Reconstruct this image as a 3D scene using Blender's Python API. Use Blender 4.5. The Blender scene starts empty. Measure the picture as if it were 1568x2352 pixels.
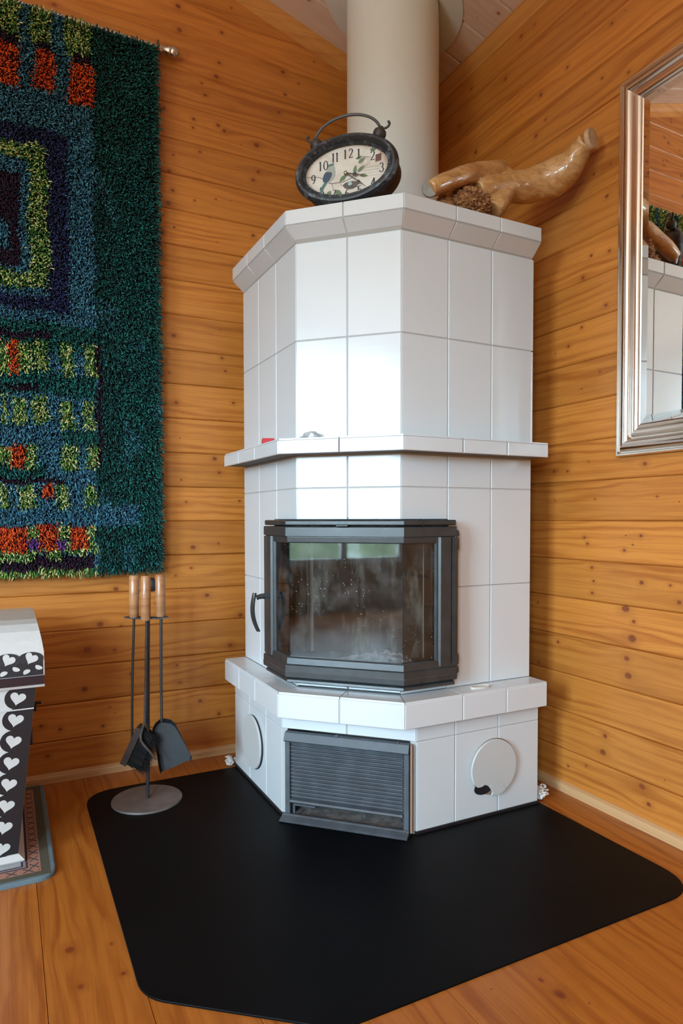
import bpy, math, random
import numpy as np
from mathutils import Vector, Matrix, noise as mnoise

sc = bpy.context.scene
COL = sc.collection
random.seed(7); RNG = np.random.default_rng(7)

# ------------------------------------------------------------------ camera
CAM = Vector((-1.4754, -2.2903, 0.8967))
YAW, PITCH, ROLL, FPX = 26.9522, -1.7825, -0.0956, 1518.39
def cam_axes():
    y, p, r = (math.radians(a) for a in (YAW, PITCH, ROLL))
    th = math.pi / 2 - y
    F = Vector((math.cos(th), math.sin(th), 0)); R = Vector((math.sin(th), -math.cos(th), 0)); U = Vector((0, 0, 1))
    F2 = F * math.cos(p) + U * math.sin(p); U2 = -F * math.sin(p) + U * math.cos(p)
    R3 = R * math.cos(r) + U2 * math.sin(r); U3 = -R * math.sin(r) + U2 * math.cos(r)
    return R3, U3, F2
cr, cu, cf = cam_axes()
cd = bpy.data.cameras.new('camera'); cam = bpy.data.objects.new('camera', cd); COL.objects.link(cam)
M = Matrix.Identity(4)
for i in range(3):
    M[i][0], M[i][1], M[i][2], M[i][3] = cr[i], cu[i], -cf[i], CAM[i]
cam.matrix_world = M
cd.sensor_fit = 'VERTICAL'; cd.sensor_height = 36; cd.sensor_width = 24
cd.lens = FPX / 2352 * 36; cd.shift_y = 62.32 / 2352; cd.clip_start = 0.02
sc.camera = cam
sc.view_settings.view_transform = 'Standard'; sc.view_settings.look = 'None'
sc.view_settings.gamma = 1; sc.view_settings.use_curve_mapping = False
sc.view_settings.exposure = 0.24
sc.cycles.caustics_reflective = False

# ------------------------------------------------------------------ daylight outside the windows
W = bpy.data.worlds.new('daylight'); sc.world = W; W.use_nodes = True
wn = W.node_tree.nodes; wl_ = W.node_tree.links; wn.clear()
wo = wn.new('ShaderNodeOutputWorld'); bg = wn.new('ShaderNodeBackground'); tcw = wn.new('ShaderNodeTexCoord')
sx = wn.new('ShaderNodeSeparateXYZ'); nz = wn.new('ShaderNodeTexNoise'); nz.inputs['Scale'].default_value = 9; nz.inputs['Detail'].default_value = 5
mm = wn.new('ShaderNodeMath'); mm.operation = 'MULTIPLY_ADD'; mm.inputs[1].default_value = -0.18; rp = wn.new('ShaderNodeValToRGB')
wl_.new(tcw.outputs['Generated'], sx.inputs[0]); wl_.new(tcw.outputs['Generated'], nz.inputs['Vector'])
wl_.new(nz.outputs['Fac'], mm.inputs[0]); zs = wn.new('ShaderNodeMath'); zs.operation = 'MULTIPLY'; zs.inputs[1].default_value = .6; wl_.new(sx.outputs['Z'], zs.inputs[0]); wl_.new(zs.outputs[0], mm.inputs[2]); ad = wn.new('ShaderNodeMath'); ad.operation = 'ADD'; ad.inputs[1].default_value = .36; wl_.new(mm.outputs[0], ad.inputs[0]); wl_.new(ad.outputs[0], rp.inputs[0])
rp.color_ramp.elements[0].position = 0.10; rp.color_ramp.elements[0].color = (.035, .05, .035, 1)
rp.color_ramp.elements[1].position = 0.30; rp.color_ramp.elements[1].color = (.64, .92, 1.12, 1)
g_ = rp.color_ramp.elements.new(0.05); g_.color = (.82, .98, 1.0, 1); e_ = rp.color_ramp.elements.new(0.25); e_.color = (.11, .17, .12, 1); d_ = rp.color_ramp.elements.new(0.20); d_.color = (.035, .05, .035, 1)  # bright ground band added to throw light up to the ceiling
wl_.new(rp.outputs[0], bg.inputs[0]); wl_.new(bg.outputs[0], wo.inputs[0])
bg.inputs[1].default_value = 30.0
def portal(name, loc, rot, sx_, sy_):
    l = bpy.data.lights.new(name, 'AREA'); l.shape = 'RECTANGLE'; l.size = sx_; l.size_y = sy_; l.cycles.is_portal = True
    o = bpy.data.objects.new(name, l); o.location = loc; o.rotation_euler = rot; COL.objects.link(o)
# unseen window 1 in the far side wall; window 2 added behind the camera for light
W1 = dict(y0=-3.35, y1=-2.0, z0=.46, z1=2.45); W2 = dict(x0=-4.45, x1=-3.15, z0=1.1, z1=2.6)
XW, YB = -4.6, -4.6
RIDGE = -2.22; ZRG = 2.655 + .287 * (.1527 - RIDGE)
portal('window_portal', (XW - .05, (W1['y0'] + W1['y1']) / 2, (W1['z0'] + W1['z1']) / 2), (0, math.radians(-90), 0), W1['z1'] - W1['z0'], W1['y1'] - W1['y0'])
portal('window_portal', ((W2['x0'] + W2['x1']) / 2, YB - .05, (W2['z0'] + W2['z1']) / 2), (math.radians(90), 0, 0), W2['x1'] - W2['x0'], W2['z1'] - W2['z0'])

# ------------------------------------------------------------------ helpers
R2 = math.sqrt(2)
WPOS = {}
class MB:
    def __init__(s): s.v = []; s.f = []; s.sm = []
    def add(s, vs, fs, smooth=False):
        b = len(s.v); s.v += [tuple(v) for v in vs]; s.f += [tuple(i + b for i in f) for f in fs]; s.sm += [smooth] * len(fs); return s
    def box(s, lo, hi, bev=0):
        (a, b, c), (d, e, f) = lo, hi
        if bev <= 0:
            return s.add([(a, b, c), (d, b, c), (d, e, c), (a, e, c), (a, b, f), (d, b, f), (d, e, f), (a, e, f)],
                         [(0, 3, 2, 1), (4, 5, 6, 7), (0, 1, 5, 4), (1, 2, 6, 5), (2, 3, 7, 6), (3, 0, 4, 7)])
        vs = []; t = bev
        for x, sx in ((a, 1), (d, -1)):
            for y, sy in ((b, 1), (e, -1)):
                for z, sz in ((c, 1), (f, -1)):
                    vs += [(x, y + sy * t, z + sz * t), (x + sx * t, y, z + sz * t), (x + sx * t, y + sy * t, z)]
        import itertools
        bm_idx = lambda i, j, k: 3 * (i * 4 + j * 2 + k)
        fs = []
        for i in (0, 1):
            q = [bm_idx(i, 0, 0), bm_idx(i, 1, 0), bm_idx(i, 1, 1), bm_idx(i, 0, 1)]; fs.append(q if i else q[::-1])
            q = [bm_idx(0, i, 0) + 1, bm_idx(1, i, 0) + 1, bm_idx(1, i, 1) + 1, bm_idx(0, i, 1) + 1]; fs.append(q[::-1] if i else q)
            q = [bm_idx(0, 0, i) + 2, bm_idx(1, 0, i) + 2, bm_idx(1, 1, i) + 2, bm_idx(0, 1, i) + 2]; fs.append(q if i else q[::-1])
        for i in (0, 1):
            for j in (0, 1):
                a_, b_ = bm_idx(i, j, 0), bm_idx(i, j, 1); q = [a_, b_, b_ + 1, a_ + 1]; fs.append(q if (i + j) % 2 else q[::-1])
                a_, b_ = bm_idx(i, 0, j), bm_idx(i, 1, j); q = [a_, b_, b_ + 2, a_ + 2]; fs.append(q[::-1] if (i + j) % 2 else q)
                a_, b_ = bm_idx(0, i, j), bm_idx(1, i, j); q = [a_ + 1, b_ + 1, b_ + 2, a_ + 2]; fs.append(q if (i + j) % 2 else q[::-1])
                for k in (0, 1):
                    a_ = bm_idx(i, j, k); q = [a_, a_ + 1, a_ + 2]; fs.append(q if (i + j + k) % 2 else q[::-1])
        return s.add(vs, fs)
    def prism(s, loop0, loop1, smooth=False, caps=True):
        n = len(loop0)
        fs = [(i, (i + 1) % n, n + (i + 1) % n, n + i) for i in range(n)]
        b = s.add(list(loop0) + list(loop1), fs, smooth)
        if caps: s.add(list(loop0) + list(loop1), [tuple(range(n))[::-1], tuple(range(n, 2 * n))])
        return s
    def loops(s, L, closed=True, caps=True, smooth=True, ring=True):
        n = len(L[0]); vs = [p for l in L for p in l]; fs = []
        m = len(L)
        for i in range(m if not closed and False else m - 1):
            for j in range(n if ring else n - 1):
                fs.append((i * n + j, i * n + (j + 1) % n, (i + 1) * n + (j + 1) % n, (i + 1) * n + j))
        s.add(vs, fs, smooth)
        if caps and ring: s.add(list(L[0]) + list(L[-1]), [tuple(range(n))[::-1], tuple(range(n, 2 * n))])
        return s
    def tube(s, pts, r, n=8, caps=True):
        pts = [Vector(p) for p in pts]; rs = r if isinstance(r, (list, tuple)) else [r] * len(pts)
        up = None; L = []
        for i, p in enumerate(pts):
            d = (pts[min(i + 1, len(pts) - 1)] - pts[max(i - 1, 0)]).normalized()
            if up is None:
                up = Vector((0, 0, 1)) if abs(d.z) < .9 else Vector((1, 0, 0))
            a = d.cross(up).normalized(); b = a.cross(d).normalized(); up = b
            L.append([p + (a * math.cos(2 * math.pi * k / n) + b * math.sin(2 * math.pi * k / n)) * rs[i] for k in range(n)])
        return s.loops(L, caps=caps)
    def lathe(s, prof, c=(0, 0, 0), n=24, axis='Z', caps=True):
        L = []
        for r, h in prof:
            l = []
            for k in range(n):
                a = 2 * math.pi * k / n; x, y = r * math.cos(a), r * math.sin(a)
                l.append({'Z': (c[0] + x, c[1] + y, c[2] + h), 'Y': (c[0] + x, c[1] + h, c[2] + y), 'X': (c[0] + h, c[1] + x, c[2] + y)}[axis])
            L.append(l)
        return s.loops(L, caps=caps)
def make_mesh(name, mb):
    me = bpy.data.meshes.new(name); me.from_pydata(mb.v, [], mb.f)
    me.polygons.foreach_set('use_smooth', mb.sm)
    import bmesh
    b = bmesh.new(); b.from_mesh(me); bmesh.ops.remove_doubles(b, verts=b.verts, dist=1e-6); bmesh.ops.recalc_face_normals(b, faces=b.faces)
    if any(mb.sm):
        for e in b.edges:
            if len(e.link_faces) == 2 and e.calc_face_angle(0) > math.radians(42): e.smooth = False
    b.to_mesh(me); b.free(); return me
def tag(o, label=None, cat=None, group=None, kind=None):
    if label: o['label'] = label
    if cat: o['category'] = cat
    if group: o['group'] = group
    if kind: o['kind'] = kind
    return o
def wpos(o): return WPOS.get(o.name, Vector((0, 0, 0)))
def obj(name, mb, mat, parent=None, local=False, label=None):
    """one mesh object; vertices are given in world space unless local"""
    if parent is not None and not local:
        off = wpos(parent); mb.v = [(x - off.x, y - off.y, z - off.z) for x, y, z in mb.v]
    me = make_mesh(name, mb); me.materials.append(mat)
    o = bpy.data.objects.new(name, me); COL.objects.link(o)
    if parent is not None: o.parent = parent; WPOS[o.name] = wpos(parent)
    if label: o['label'] = label
    return o
def empty(name, loc, label, cat, rz=0, group=None):
    o = bpy.data.objects.new(name, None); COL.objects.link(o); o.location = loc; o.rotation_euler.z = rz
    o.empty_display_size = .05; WPOS[o.name] = Vector(loc)
    return tag(o, label, cat, group)
def lone(name, mb, mat, loc, label, cat, group=None):
    """a thing that is one mesh, origin at loc, vertices in world space"""
    mb.v = [(x - loc[0], y - loc[1], z - loc[2]) for x, y, z in mb.v]
    o = obj(name, mb, mat); o.location = loc; WPOS[o.name] = Vector(loc)
    return tag(o, label, cat, group)
def struct(name, mb, mat, parent=None):
    o = obj(name, mb, mat, parent)
    if parent is None: o['kind'] = 'structure'
    return o

# ------------------------------------------------------------------ materials
class NT:
    def __init__(s, name):
        s.m = bpy.data.materials.new(name); s.m.use_nodes = True; s.t = s.m.node_tree; s.n = s.t.nodes; s.l = s.t.links
        s.b = s.n['Principled BSDF']; s.out = s.n['Material Output']
    def put(s, sock, val):
        if isinstance(val, bpy.types.NodeSocket): s.l.new(val, sock)
        elif val is not None: sock.default_value = val
    def math(s, op, a, b=None, c=None, clamp=False):
        n = s.n.new('ShaderNodeMath'); n.operation = op; n.use_clamp = clamp
        for i, x in enumerate((a, b, c)): s.put(n.inputs[i], x)
        return n.outputs[0]
    def vm(s, op, a, b=None, out=0):
        n = s.n.new('ShaderNodeVectorMath'); n.operation = op; s.put(n.inputs[0], a); s.put(n.inputs[1], b); return n.outputs[out]
    def xyz(s, v): n = s.n.new('ShaderNodeSeparateXYZ'); s.put(n.inputs[0], v); return n.outputs
    def comb(s, x, y, z):
        n = s.n.new('ShaderNodeCombineXYZ')
        for i, q in enumerate((x, y, z)): s.put(n.inputs[i], q)
        return n.outputs[0]
    def noise(s, v, sc_=5, det=3, rough=.5, dist=0, out='Fac'):
        n = s.n.new('ShaderNodeTexNoise'); s.put(n.inputs['Vector'], v); n.inputs['Scale'].default_value = sc_; n.inputs['Detail'].default_value = det
        n.inputs['Roughness'].default_value = rough; n.inputs['Distortion'].default_value = dist; return n.outputs[out]
    def mix(s, f, a, b, typ='MIX'):
        n = s.n.new('ShaderNodeMix'); n.data_type = 'RGBA'; n.blend_type = typ; s.put(n.inputs[0], f)
        s.put(n.inputs[6], a if not isinstance(a, tuple) else (*a[:3], 1)); s.put(n.inputs[7], b if not isinstance(b, tuple) else (*b[:3], 1)); return n.outputs[2]
    def rng(s, v, a, b, c=0., d=1.):
        n = s.n.new('ShaderNodeMapRange'); s.put(n.inputs[0], v); n.inputs[1].default_value = a; n.inputs[2].default_value = b; n.inputs[3].default_value = c; n.inputs[4].default_value = d; n.interpolation_type = 'SMOOTHSTEP'; return n.outputs[0]
    def bump(s, h, st=.2, dist=.002, normal=None):
        n = s.n.new('ShaderNodeBump'); n.inputs['Strength'].default_value = st; n.inputs['Distance'].default_value = dist; s.put(n.inputs['Height'], h)
        if normal: s.put(n.inputs['Normal'], normal)
        return n.outputs[0]
    def tex(s, w='Object'): return s.n.new('ShaderNodeTexCoord').outputs[w]
    def set(s, **k):
        nm = dict(col='Base Color', rough='Roughness', metal='Metallic', spec='Specular IOR Level', coat='Coat Weight', coatr='Coat Roughness', nrm='Normal', alpha='Alpha', trans='Transmission Weight', ior='IOR')
        for a, v in k.items():
            if a == 'col' and isinstance(v, tuple): v = (*v[:3], 1)
            s.put(s.b.inputs[nm[a]], v)
        return s.m
def simple(name, col, rough=.5, metal=0, spec=.5, bump=0, bsc=200, var=0, coat=0):
    n = NT(name); c = col
    if var:
        f = n.noise(n.tex(), 40, 4, .6); c = n.mix(n.rng(f, .3, .7), tuple(x * (1 - var) for x in col), tuple(min(1, x * (1 + var)) for x in col))
    n.set(col=c, rough=rough, metal=metal, spec=spec, coat=coat)
    if bump: n.set(nrm=n.bump(n.noise(n.tex(), bsc, 3), bump, .001))
    return n.m

def wood(name, light, dark, knotc, rough=.38, spec=.5, rings=34, nk=6, var=.12, gs=1., coat=0):
    """pine: local X runs along the board, Z (or Y for floors) across; knots come from the board's own knot list"""
    n = NT(name); P = n.xyz(n.tex('Object')); X = P[0]
    Z = n.math('ADD', P[2], P[1]) if name.startswith(('floor', 'ceiling')) else P[2]
    oi = n.n.new('ShaderNodeObjectInfo'); rnd = oi.outputs['Random']
    off = n.math('MULTIPLY', rnd, 37.3)
    vec = n.comb(X, Z, 0.)
    knot = None; halo = None; dl = None
    for i in range(nk):
        a = n.n.new('ShaderNodeAttribute'); a.attribute_type = 'OBJECT'; a.attribute_name = 'knot_%d' % (i + 1)
        A = n.xyz(a.outputs['Vector'])
        r = n.math('MAXIMUM', A[2], .0005)
        dx = n.math('MULTIPLY', n.math('SUBTRACT', X, A[0]), .8); dz = n.math('SUBTRACT', Z, A[1])
        d = n.math('DIVIDE', n.vm('LENGTH', n.comb(dx, dz, 0.), out=1), r)
        k = n.rng(d, 1.15, .45); h = n.rng(d, 3.2, .9)
        dw = n.math('DIVIDE', n.vm('LENGTH', n.comb(n.math('MULTIPLY', dx, .45), dz, 0.), out=1), r)
        w = n.math('MULTIPLY', n.math('EXPONENT', n.math('MULTIPLY', n.math('MULTIPLY', dw, dw), -.12)), .85)
        b = n.math('MULTIPLY', dz, w)
        knot = k if knot is None else n.math('MAXIMUM', knot, k)
        halo = h if halo is None else n.math('MAXIMUM', halo, h)
        dl = b if dl is None else n.math('ADD', dl, b)
    Z2 = n.math('SUBTRACT', Z, dl) if dl is not None else Z
    warp = n.noise(n.comb(n.math('MULTIPLY', X, 1.1), n.math('ADD', n.math('MULTIPLY', Z2, 7.), off), off), 1.3, 3, .55)
    ph = n.math('ADD', n.math('MULTIPLY', Z2, rings * 6.283), n.math('MULTIPLY', warp, 26. * gs))
    ph = n.math('ADD', ph, off)
    ring = n.math('POWER', n.math('MULTIPLY_ADD', n.math('SINE', ph), .5, .5), 2.2)
    amp = n.rng(n.noise(n.comb(n.math('MULTIPLY', X, .9), n.math('MULTIPLY', Z, 9.), off), 1.6, 2), .35, .66, .18, 1.)
    ring = n.math('MULTIPLY', ring, amp)
    fine = n.noise(n.comb(n.math('MULTIPLY', X, 3.), n.math('MULTIPLY', Z2, 260.), off), 1., 4, .6)
    blot = n.noise(n.comb(n.math('MULTIPLY', X, 2.), n.math('MULTIPLY', Z2, 14.), off), 1.7, 3, .5)
    c = n.mix(n.math('MULTIPLY', ring, .75), light, dark)
    c = n.mix(n.math('MULTIPLY', n.rng(fine, .40, .70), .42), c, dark)
    c = n.mix(n.math('MULTIPLY', n.rng(blot, .5, .78), .35), c, tuple(x * .72 for x in dark))
    tone = n.math('MULTIPLY_ADD', n.math('FRACT', n.math('MULTIPLY', rnd, 7.77)), var * 2, 1 - var)
    hs = n.n.new('ShaderNodeHueSaturation'); n.put(hs.inputs['Value'], tone); n.put(hs.inputs['Color'], c); c = hs.outputs[0]
    if knot is not None:
        c = n.mix(n.math('MULTIPLY', halo, .30), c, tuple(x * .8 for x in dark))
        c = n.mix(knot, c, n.mix(n.noise(n.comb(n.math('MULTIPLY', X, 90.), n.math('MULTIPLY', Z, 90.), off), 1., 2), knotc, tuple(x * 2.6 for x in knotc)))
    small = n.n.new('ShaderNodeTexVoronoi'); small.voronoi_dimensions = '2D'; small.inputs['Scale'].default_value = 7
    n.put(small.inputs['Vector'], n.comb(n.math('ADD', X, off), n.math('ADD', n.math('MULTIPLY', Z, 1.4), off), 0.))
    c = n.mix(n.math('MULTIPLY', n.math('MULTIPLY', n.rng(small.outputs['Distance'], .028, .010), n.math('GREATER_THAN', n.xyz(small.outputs['Color'])[0], .8)), .8), c, knotc)
    bl = n.noise(n.comb(n.math('MULTIPLY', X, 5.), n.math('MULTIPLY', Z, 18.), off), 1., 2)
    hb = n.math('ADD', n.math('MULTIPLY', ring, .25), n.math('ADD', n.math('MULTIPLY', fine, .3), n.math('MULTIPLY', bl, 1.5)))
    n.set(col=c, rough=n.math('MULTIPLY_ADD', fine, .12, rough - .06), spec=spec, coat=coat, coatr=.12, nrm=n.bump(hb, .25, .003))
    return n.m

M_WALL = wood('pine_wall', (.60, .225, .040), (.37, .100, .014), (.13, .032, .009), rough=.40)
M_FLOOR = wood('floor_pine', (.42, .135, .020), (.25, .055, .006), (.11, .022, .006), rough=.30, rings=26, gs=1.3, var=.06)
M_CEIL = wood('ceiling_pine', (.70, .54, .45), (.60, .44, .35), (.20, .09, .05), rough=.6, var=.03)
M_TRIM = wood('trim_pine', (.60, .27, .07), (.42, .14, .03), (.12, .03, .01), rough=.4, nk=0)
M_SKIRT = wood('skirting_pine', (.66, .40, .20), (.50, .26, .10), (.12, .03, .01), rough=.4, nk=0)
M_BACK = simple('joint_shadow_wood', (.16, .05, .012), .8)

def tile_mat(name, col, rough):
    n = NT(name); t = n.tex('Object'); oi = n.n.new('ShaderNodeObjectInfo')
    v = n.vm('ADD', t, n.comb(n.math('MULTIPLY', oi.outputs['Random'], 9.), 0., 0.))
    w = n.noise(v, 5, 2, .5); w2 = n.noise(n.vm('MULTIPLY', v, (3., 3., 14.)), 4, 3, .5)
    c = n.mix(n.rng(n.noise(v, 260, 2), .70, .78, 0, .18), col, tuple(x * .75 for x in col))
    h = n.math('ADD', n.math('MULTIPLY', w, 1.), n.math('MULTIPLY', w2, .25))
    return n.set(col=c, rough=rough, spec=.5, nrm=n.bump(h, .12, .006))
M_TILE = tile_mat('white_glazed_tile', (.635, .66, .675), .16)
M_GROUT = simple('grey_grout', (.46, .455, .44), .8)
M_CORE = simple('grey_masonry', (.42, .41, .39), .85)
M_UNDER = simple('shaded_shelf_underside', (.13, .13, .13), .7)  # shade under the shelf is put into the slab colour
def iron_mat(name, col, rough):
    n = NT(name); f = n.noise(n.tex(), 700, 2); g = n.noise(n.tex(), 25, 4)
    return n.set(col=n.mix(n.rng(g, .35, .7), col, tuple(x * 1.35 for x in col)), rough=n.math('MULTIPLY_ADD', g, .2, rough - .1), spec=.55, nrm=n.bump(f, .35, .0006))
M_IRON = iron_mat('cast_iron', (.026, .031, .033), .31)
M_IRON2 = iron_mat('dusty_cast_iron', (.062, .072, .085), .50)
M_BLACKMETAL = iron_mat('black_painted_steel', (.022, .022, .024), .5)
M_SHOVEL = iron_mat('worn_grey_steel', (.018, .020, .023), .5)
M_BASEPLATE = iron_mat('grey_brown_steel', (.115, .095, .09), .5)
def glass_mat():
    n = NT('sooty_glass'); t = n.tex('Object')
    n.n.remove(n.b)
    tr = n.n.new('ShaderNodeBsdfTransparent'); tr.inputs[0].default_value = (.80, .79, .77, 1)
    gl = n.n.new('ShaderNodeBsdfGlossy'); gl.inputs['Roughness'].default_value = .03; gl.inputs[0].default_value = (.95, .97, 1, 1)
    df = n.n.new('ShaderNodeBsdfDiffuse'); df.inputs[0].default_value = (.62, .63, .62, 1)
    fr = n.n.new('ShaderNodeFresnel'); fr.inputs[0].default_value = 1.40
    m1 = n.n.new('ShaderNodeMixShader'); n.l.new(fr.outputs[0], m1.inputs[0]); n.l.new(tr.outputs[0], m1.inputs[1]); n.l.new(gl.outputs[0], m1.inputs[2])
    P = n.xyz(t)
    film = n.math('MULTIPLY', n.rng(n.noise(t, 14, 5, .6), .42, .8), .06)
    drip = n.math('MULTIPLY', n.rng(n.noise(n.vm('MULTIPLY', t, (60., 60., 5.)), 1, 3), .55, .8), .03)
    sp = n.n.new('ShaderNodeTexVoronoi'); sp.inputs['Scale'].default_value = 75; n.put(sp.inputs['Vector'], t)
    msk = n.rng(n.noise(t, 8, 2), .42, .62)
    dots = n.math('MULTIPLY', n.math('MULTIPLY', n.rng(sp.outputs['Distance'], .14, .06), msk), .75)
    f = n.math('ADD', n.math('ADD', film, drip), dots, clamp=True)
    m2 = n.n.new('ShaderNodeMixShader'); n.l.new(f, m2.inputs[0]); n.l.new(m1.outputs[0], m2.inputs[1]); n.l.new(df.outputs[0], m2.inputs[2])
    n.l.new(m2.outputs[0], n.out.inputs[0]); return n.m
M_GLASS = glass_mat()
def soot_mat():
    n = NT('sooty_firebrick'); t = n.tex('Object'); P = n.xyz(t)
    g = n.noise(n.vm('MULTIPLY', t, (9., 9., 2.5)), 1.6, 5, .65)
    return n.set(col=n.mix(n.rng(g, .48, .68), (.022, .020, .019), (.20, .21, .185)), rough=.9, nrm=n.bump(g, .4, .004))
M_SOOT = soot_mat()
M_ASH = simple('grey_ash', (.34, .34, .36), .95, bump=.8, bsc=120, var=.35)
M_ASHLOW = simple('brown_grey_ash', (.15, .125, .115), .95, bump=.8, bsc=150, var=.4)
M_FLUE = simple('flue_white_paint', (.71, .745, .73), .42, bump=.06, bsc=60)
M_COLLAR = simple('flue_collar_white', (.62, .63, .61), .5)
def mat_rubber():
    n = NT('black_floor_sheet'); t = n.tex()
    c = n.mix(n.rng(n.noise(t, 3, 4), .35, .75), (.0022, .0026, .0034), (.0040, .0045, .0055))
    return n.set(col=c, rough=.5, spec=.09, nrm=n.bump(n.noise(t, 350, 2), .22, .0008))
M_MAT = mat_rubber()
M_SILVER = simple('silver_frame', (.78, .72, .65), .17, metal=1)
M_MIRROR = simple('mirror_glass', (.93, .93, .90), .0, metal=1)
M_NICKEL = simple('brushed_nickel', (.62, .58, .54), .25, metal=1)
M_BLACK = simple('black_paint', (.012, .009, .011), .5)
M_WHITE = simple('white_enamel', (.56, .55, .53), .28, var=.03)
M_ROPE = simple('white_frayed_cord', (.72, .70, .66), .9, bump=.5)
M_HANDLEW = wood('handle_beech', (.50, .25, .115), (.34, .14, .055), (.3, .1, .04), rough=.32, nk=0, coat=.3)

# ------------------------------------------------------------------ room
GX, GY, PIT, PZ = .1527, .1458, .1252, .0125
KN_L = {0: [(-1.359, 0.0788, 0.0074)], 1: [(-0.833, 0.0753, 0.0074), (-1.318, 0.0393, 0.0067), (-1.377, 0.0587, 0.0066), (-0.761, 0.0171, 0.0066), (-1.179, 0.0311, 0.0054), (-1.156, 0.0943, 0.0031)], 2: [(-1.239, 0.0427, 0.0106), (-1.082, 0.0788, 0.0062), (-0.918, 0.0939, 0.0048), (-0.907, 0.028, 0.0048)], 3: [(-1.227, 0.0538, 0.0129), (-0.715, 0.0246, 0.0092), (-1.137, 0.0454, 0.0054)], 4: [(-1.184, 0.0149, 0.0107), (-0.674, 0.0131, 0.0084), (-0.804, 0.0964, 0.0082), (-0.992, 0.0772, 0.0047), (-1.113, 0.0041, 0.0046)], 5: [(-1.13, 0.0109, 0.0092), (-0.981, 0.094, 0.0055), (-0.862, 0.0757, 0.0049), (-0.92, 0.0491, 0.004)], 6: [(-0.855, 0.0272, 0.0097), (-0.758, 0.0398, 0.0041)], 7: [(-0.674, 0.0757, 0.005), (-0.879, 0.0701, 0.004)], 8: [(-0.77, 0.1082, 0.0082), (-0.753, 0.0563, 0.0066), (-0.896, 0.0258, 0.0032)], 10: [(-0.912, 0.0564, 0.0064), (-0.696, 0.0713, 0.0058)], 11: [(-0.739, 0.1108, 0.0057), (-0.726, 0.0633, 0.0049), (-0.936, 0.0353, 0.0047)], 12: [(-0.919, 0.0481, 0.0079)], 15: [(-0.613, 0.0881, 0.0067), (-0.957, 0.0364, 0.0063), (-0.781, 0.1239, 0.004), (-0.913, 0.0616, 0.0039)], 16: [(-0.933, 0.0178, 0.0094), (-0.918, 0.0664, 0.0063), (-0.838, 0.0472, 0.004), (-0.758, 0.0688, 0.0032)], 17: [(-0.93, 0.0065, 0.0078), (-0.612, 0.0469, 0.0075), (-0.591, 0.0828, 0.0067), (-0.817, 0.1018, 0.0048), (-0.914, 0.068, 0.0039)], 18: [(-0.597, 0.056, 0.01), (-0.946, 0.0977, 0.0078), (-0.747, 0.0909, 0.0073), (-0.724, 0.0768, 0.0073), (-0.839, 0.089, 0.0064), (-0.841, 0.0577, 0.0048)], 19: [(-0.795, 0.062, 0.0064), (-0.505, 0.0788, 0.0059), (-0.808, 0.1011, 0.0048)], 20: [(-0.753, 0.0161, 0.0097), (-1.303, 0.0876, 0.0087), (-0.488, 0.1111, 0.0084), (-0.479, 0.0286, 0.0068), (-0.742, 0.0692, 0.0065), (-0.422, 0.0867, 0.0043)], 21: [(-0.892, 0.0981, 0.0094), (-0.888, 0.0154, 0.0094), (-0.731, 0.0573, 0.0065), (-0.355, 0.0654, 0.0035)], 22: [(-0.694, 0.0338, 0.0041)]}
KN_R = {0: [(1.001, 0.1084, 0.0101), (1.024, 0.0652, 0.0075), (0.795, 0.1006, 0.0041), (0.72, 0.0737, 0.0036)], 1: [(0.86, 0.0391, 0.0107), (0.867, 0.0915, 0.008)], 3: [(0.949, 0.0444, 0.0115), (0.943, 0.0942, 0.009), (0.671, 0.0984, 0.0058), (0.582, 0.0137, 0.0045)], 4: [(0.961, 0.0313, 0.014), (0.937, 0.1163, 0.0129), (0.966, 0.0819, 0.0063), (0.576, 0.0937, 0.0037)], 5: [(0.991, 0.0724, 0.0075), (1.111, 0.0289, 0.0065), (0.81, 0.1044, 0.0054), (0.812, 0.0254, 0.0054), (0.817, 0.0623, 0.0047), (1.083, 0.0726, 0.0042)], 6: [(0.93, 0.038, 0.0051), (0.987, 0.0819, 0.005), (0.791, 0.053, 0.0048), (0.779, 0.0719, 0.0048), (0.959, 0.0554, 0.0025)], 7: [(1.038, 0.0683, 0.0037), (0.819, 0.0671, 0.0034), (0.653, 0.066, 0.0029)], 8: [(0.648, 0.0378, 0.0072), (0.997, 0.0376, 0.0068), (0.706, 0.0341, 0.0042), (0.792, 0.0598, 0.0027)], 10: [(0.833, 0.0796, 0.004), (0.762, 0.0407, 0.0027)], 11: [(0.705, 0.0604, 0.0056), (0.76, 0.108, 0.0055)], 12: [(0.853, 0.0253, 0.0066)], 13: [(0.763, 0.0103, 0.0068), (0.795, 0.0682, 0.0054), (0.864, 0.0584, 0.0052)], 14: [(0.853, 0.0993, 0.0065)], 15: [(0.802, 0.0616, 0.0054), (0.865, 0.0645, 0.0039)], 16: [(0.564, 0.0819, 0.0037)], 17: [(0.551, 0.0545, 0.0074), (0.83, 0.0843, 0.0053), (0.926, 0.0456, 0.005), (0.595, 0.0855, 0.0044)], 18: [(0.228, 0.0329, 0.0083), (0.573, 0.0536, 0.0073), (0.69, 0.0749, 0.0056), (0.864, 0.099, 0.0052)], 19: [(0.395, 0.0851, 0.007), (0.128, 0.0584, 0.0069)], 20: [(0.476, 0.0586, 0.0076), (0.2, 0.0372, 0.0067), (0.541, 0.056, 0.0044)]}
def ceil_z(x): return 2.655 - .287 * (x - GX) if x > RIDGE else 2.655 + .287 * (x - XW)
def set_knots(o, ks):
    for i in range(6):
        o['knot_%d' % (i + 1)] = ks[i] if i < len(ks) else (9., 9., .0005)
def rnd_knots(x0, x1, n, w=PIT):
    return [(random.uniform(x0, x1), random.uniform(.02, w - .02), random.uniform(.003, .009)) for _ in range(n)]
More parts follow.
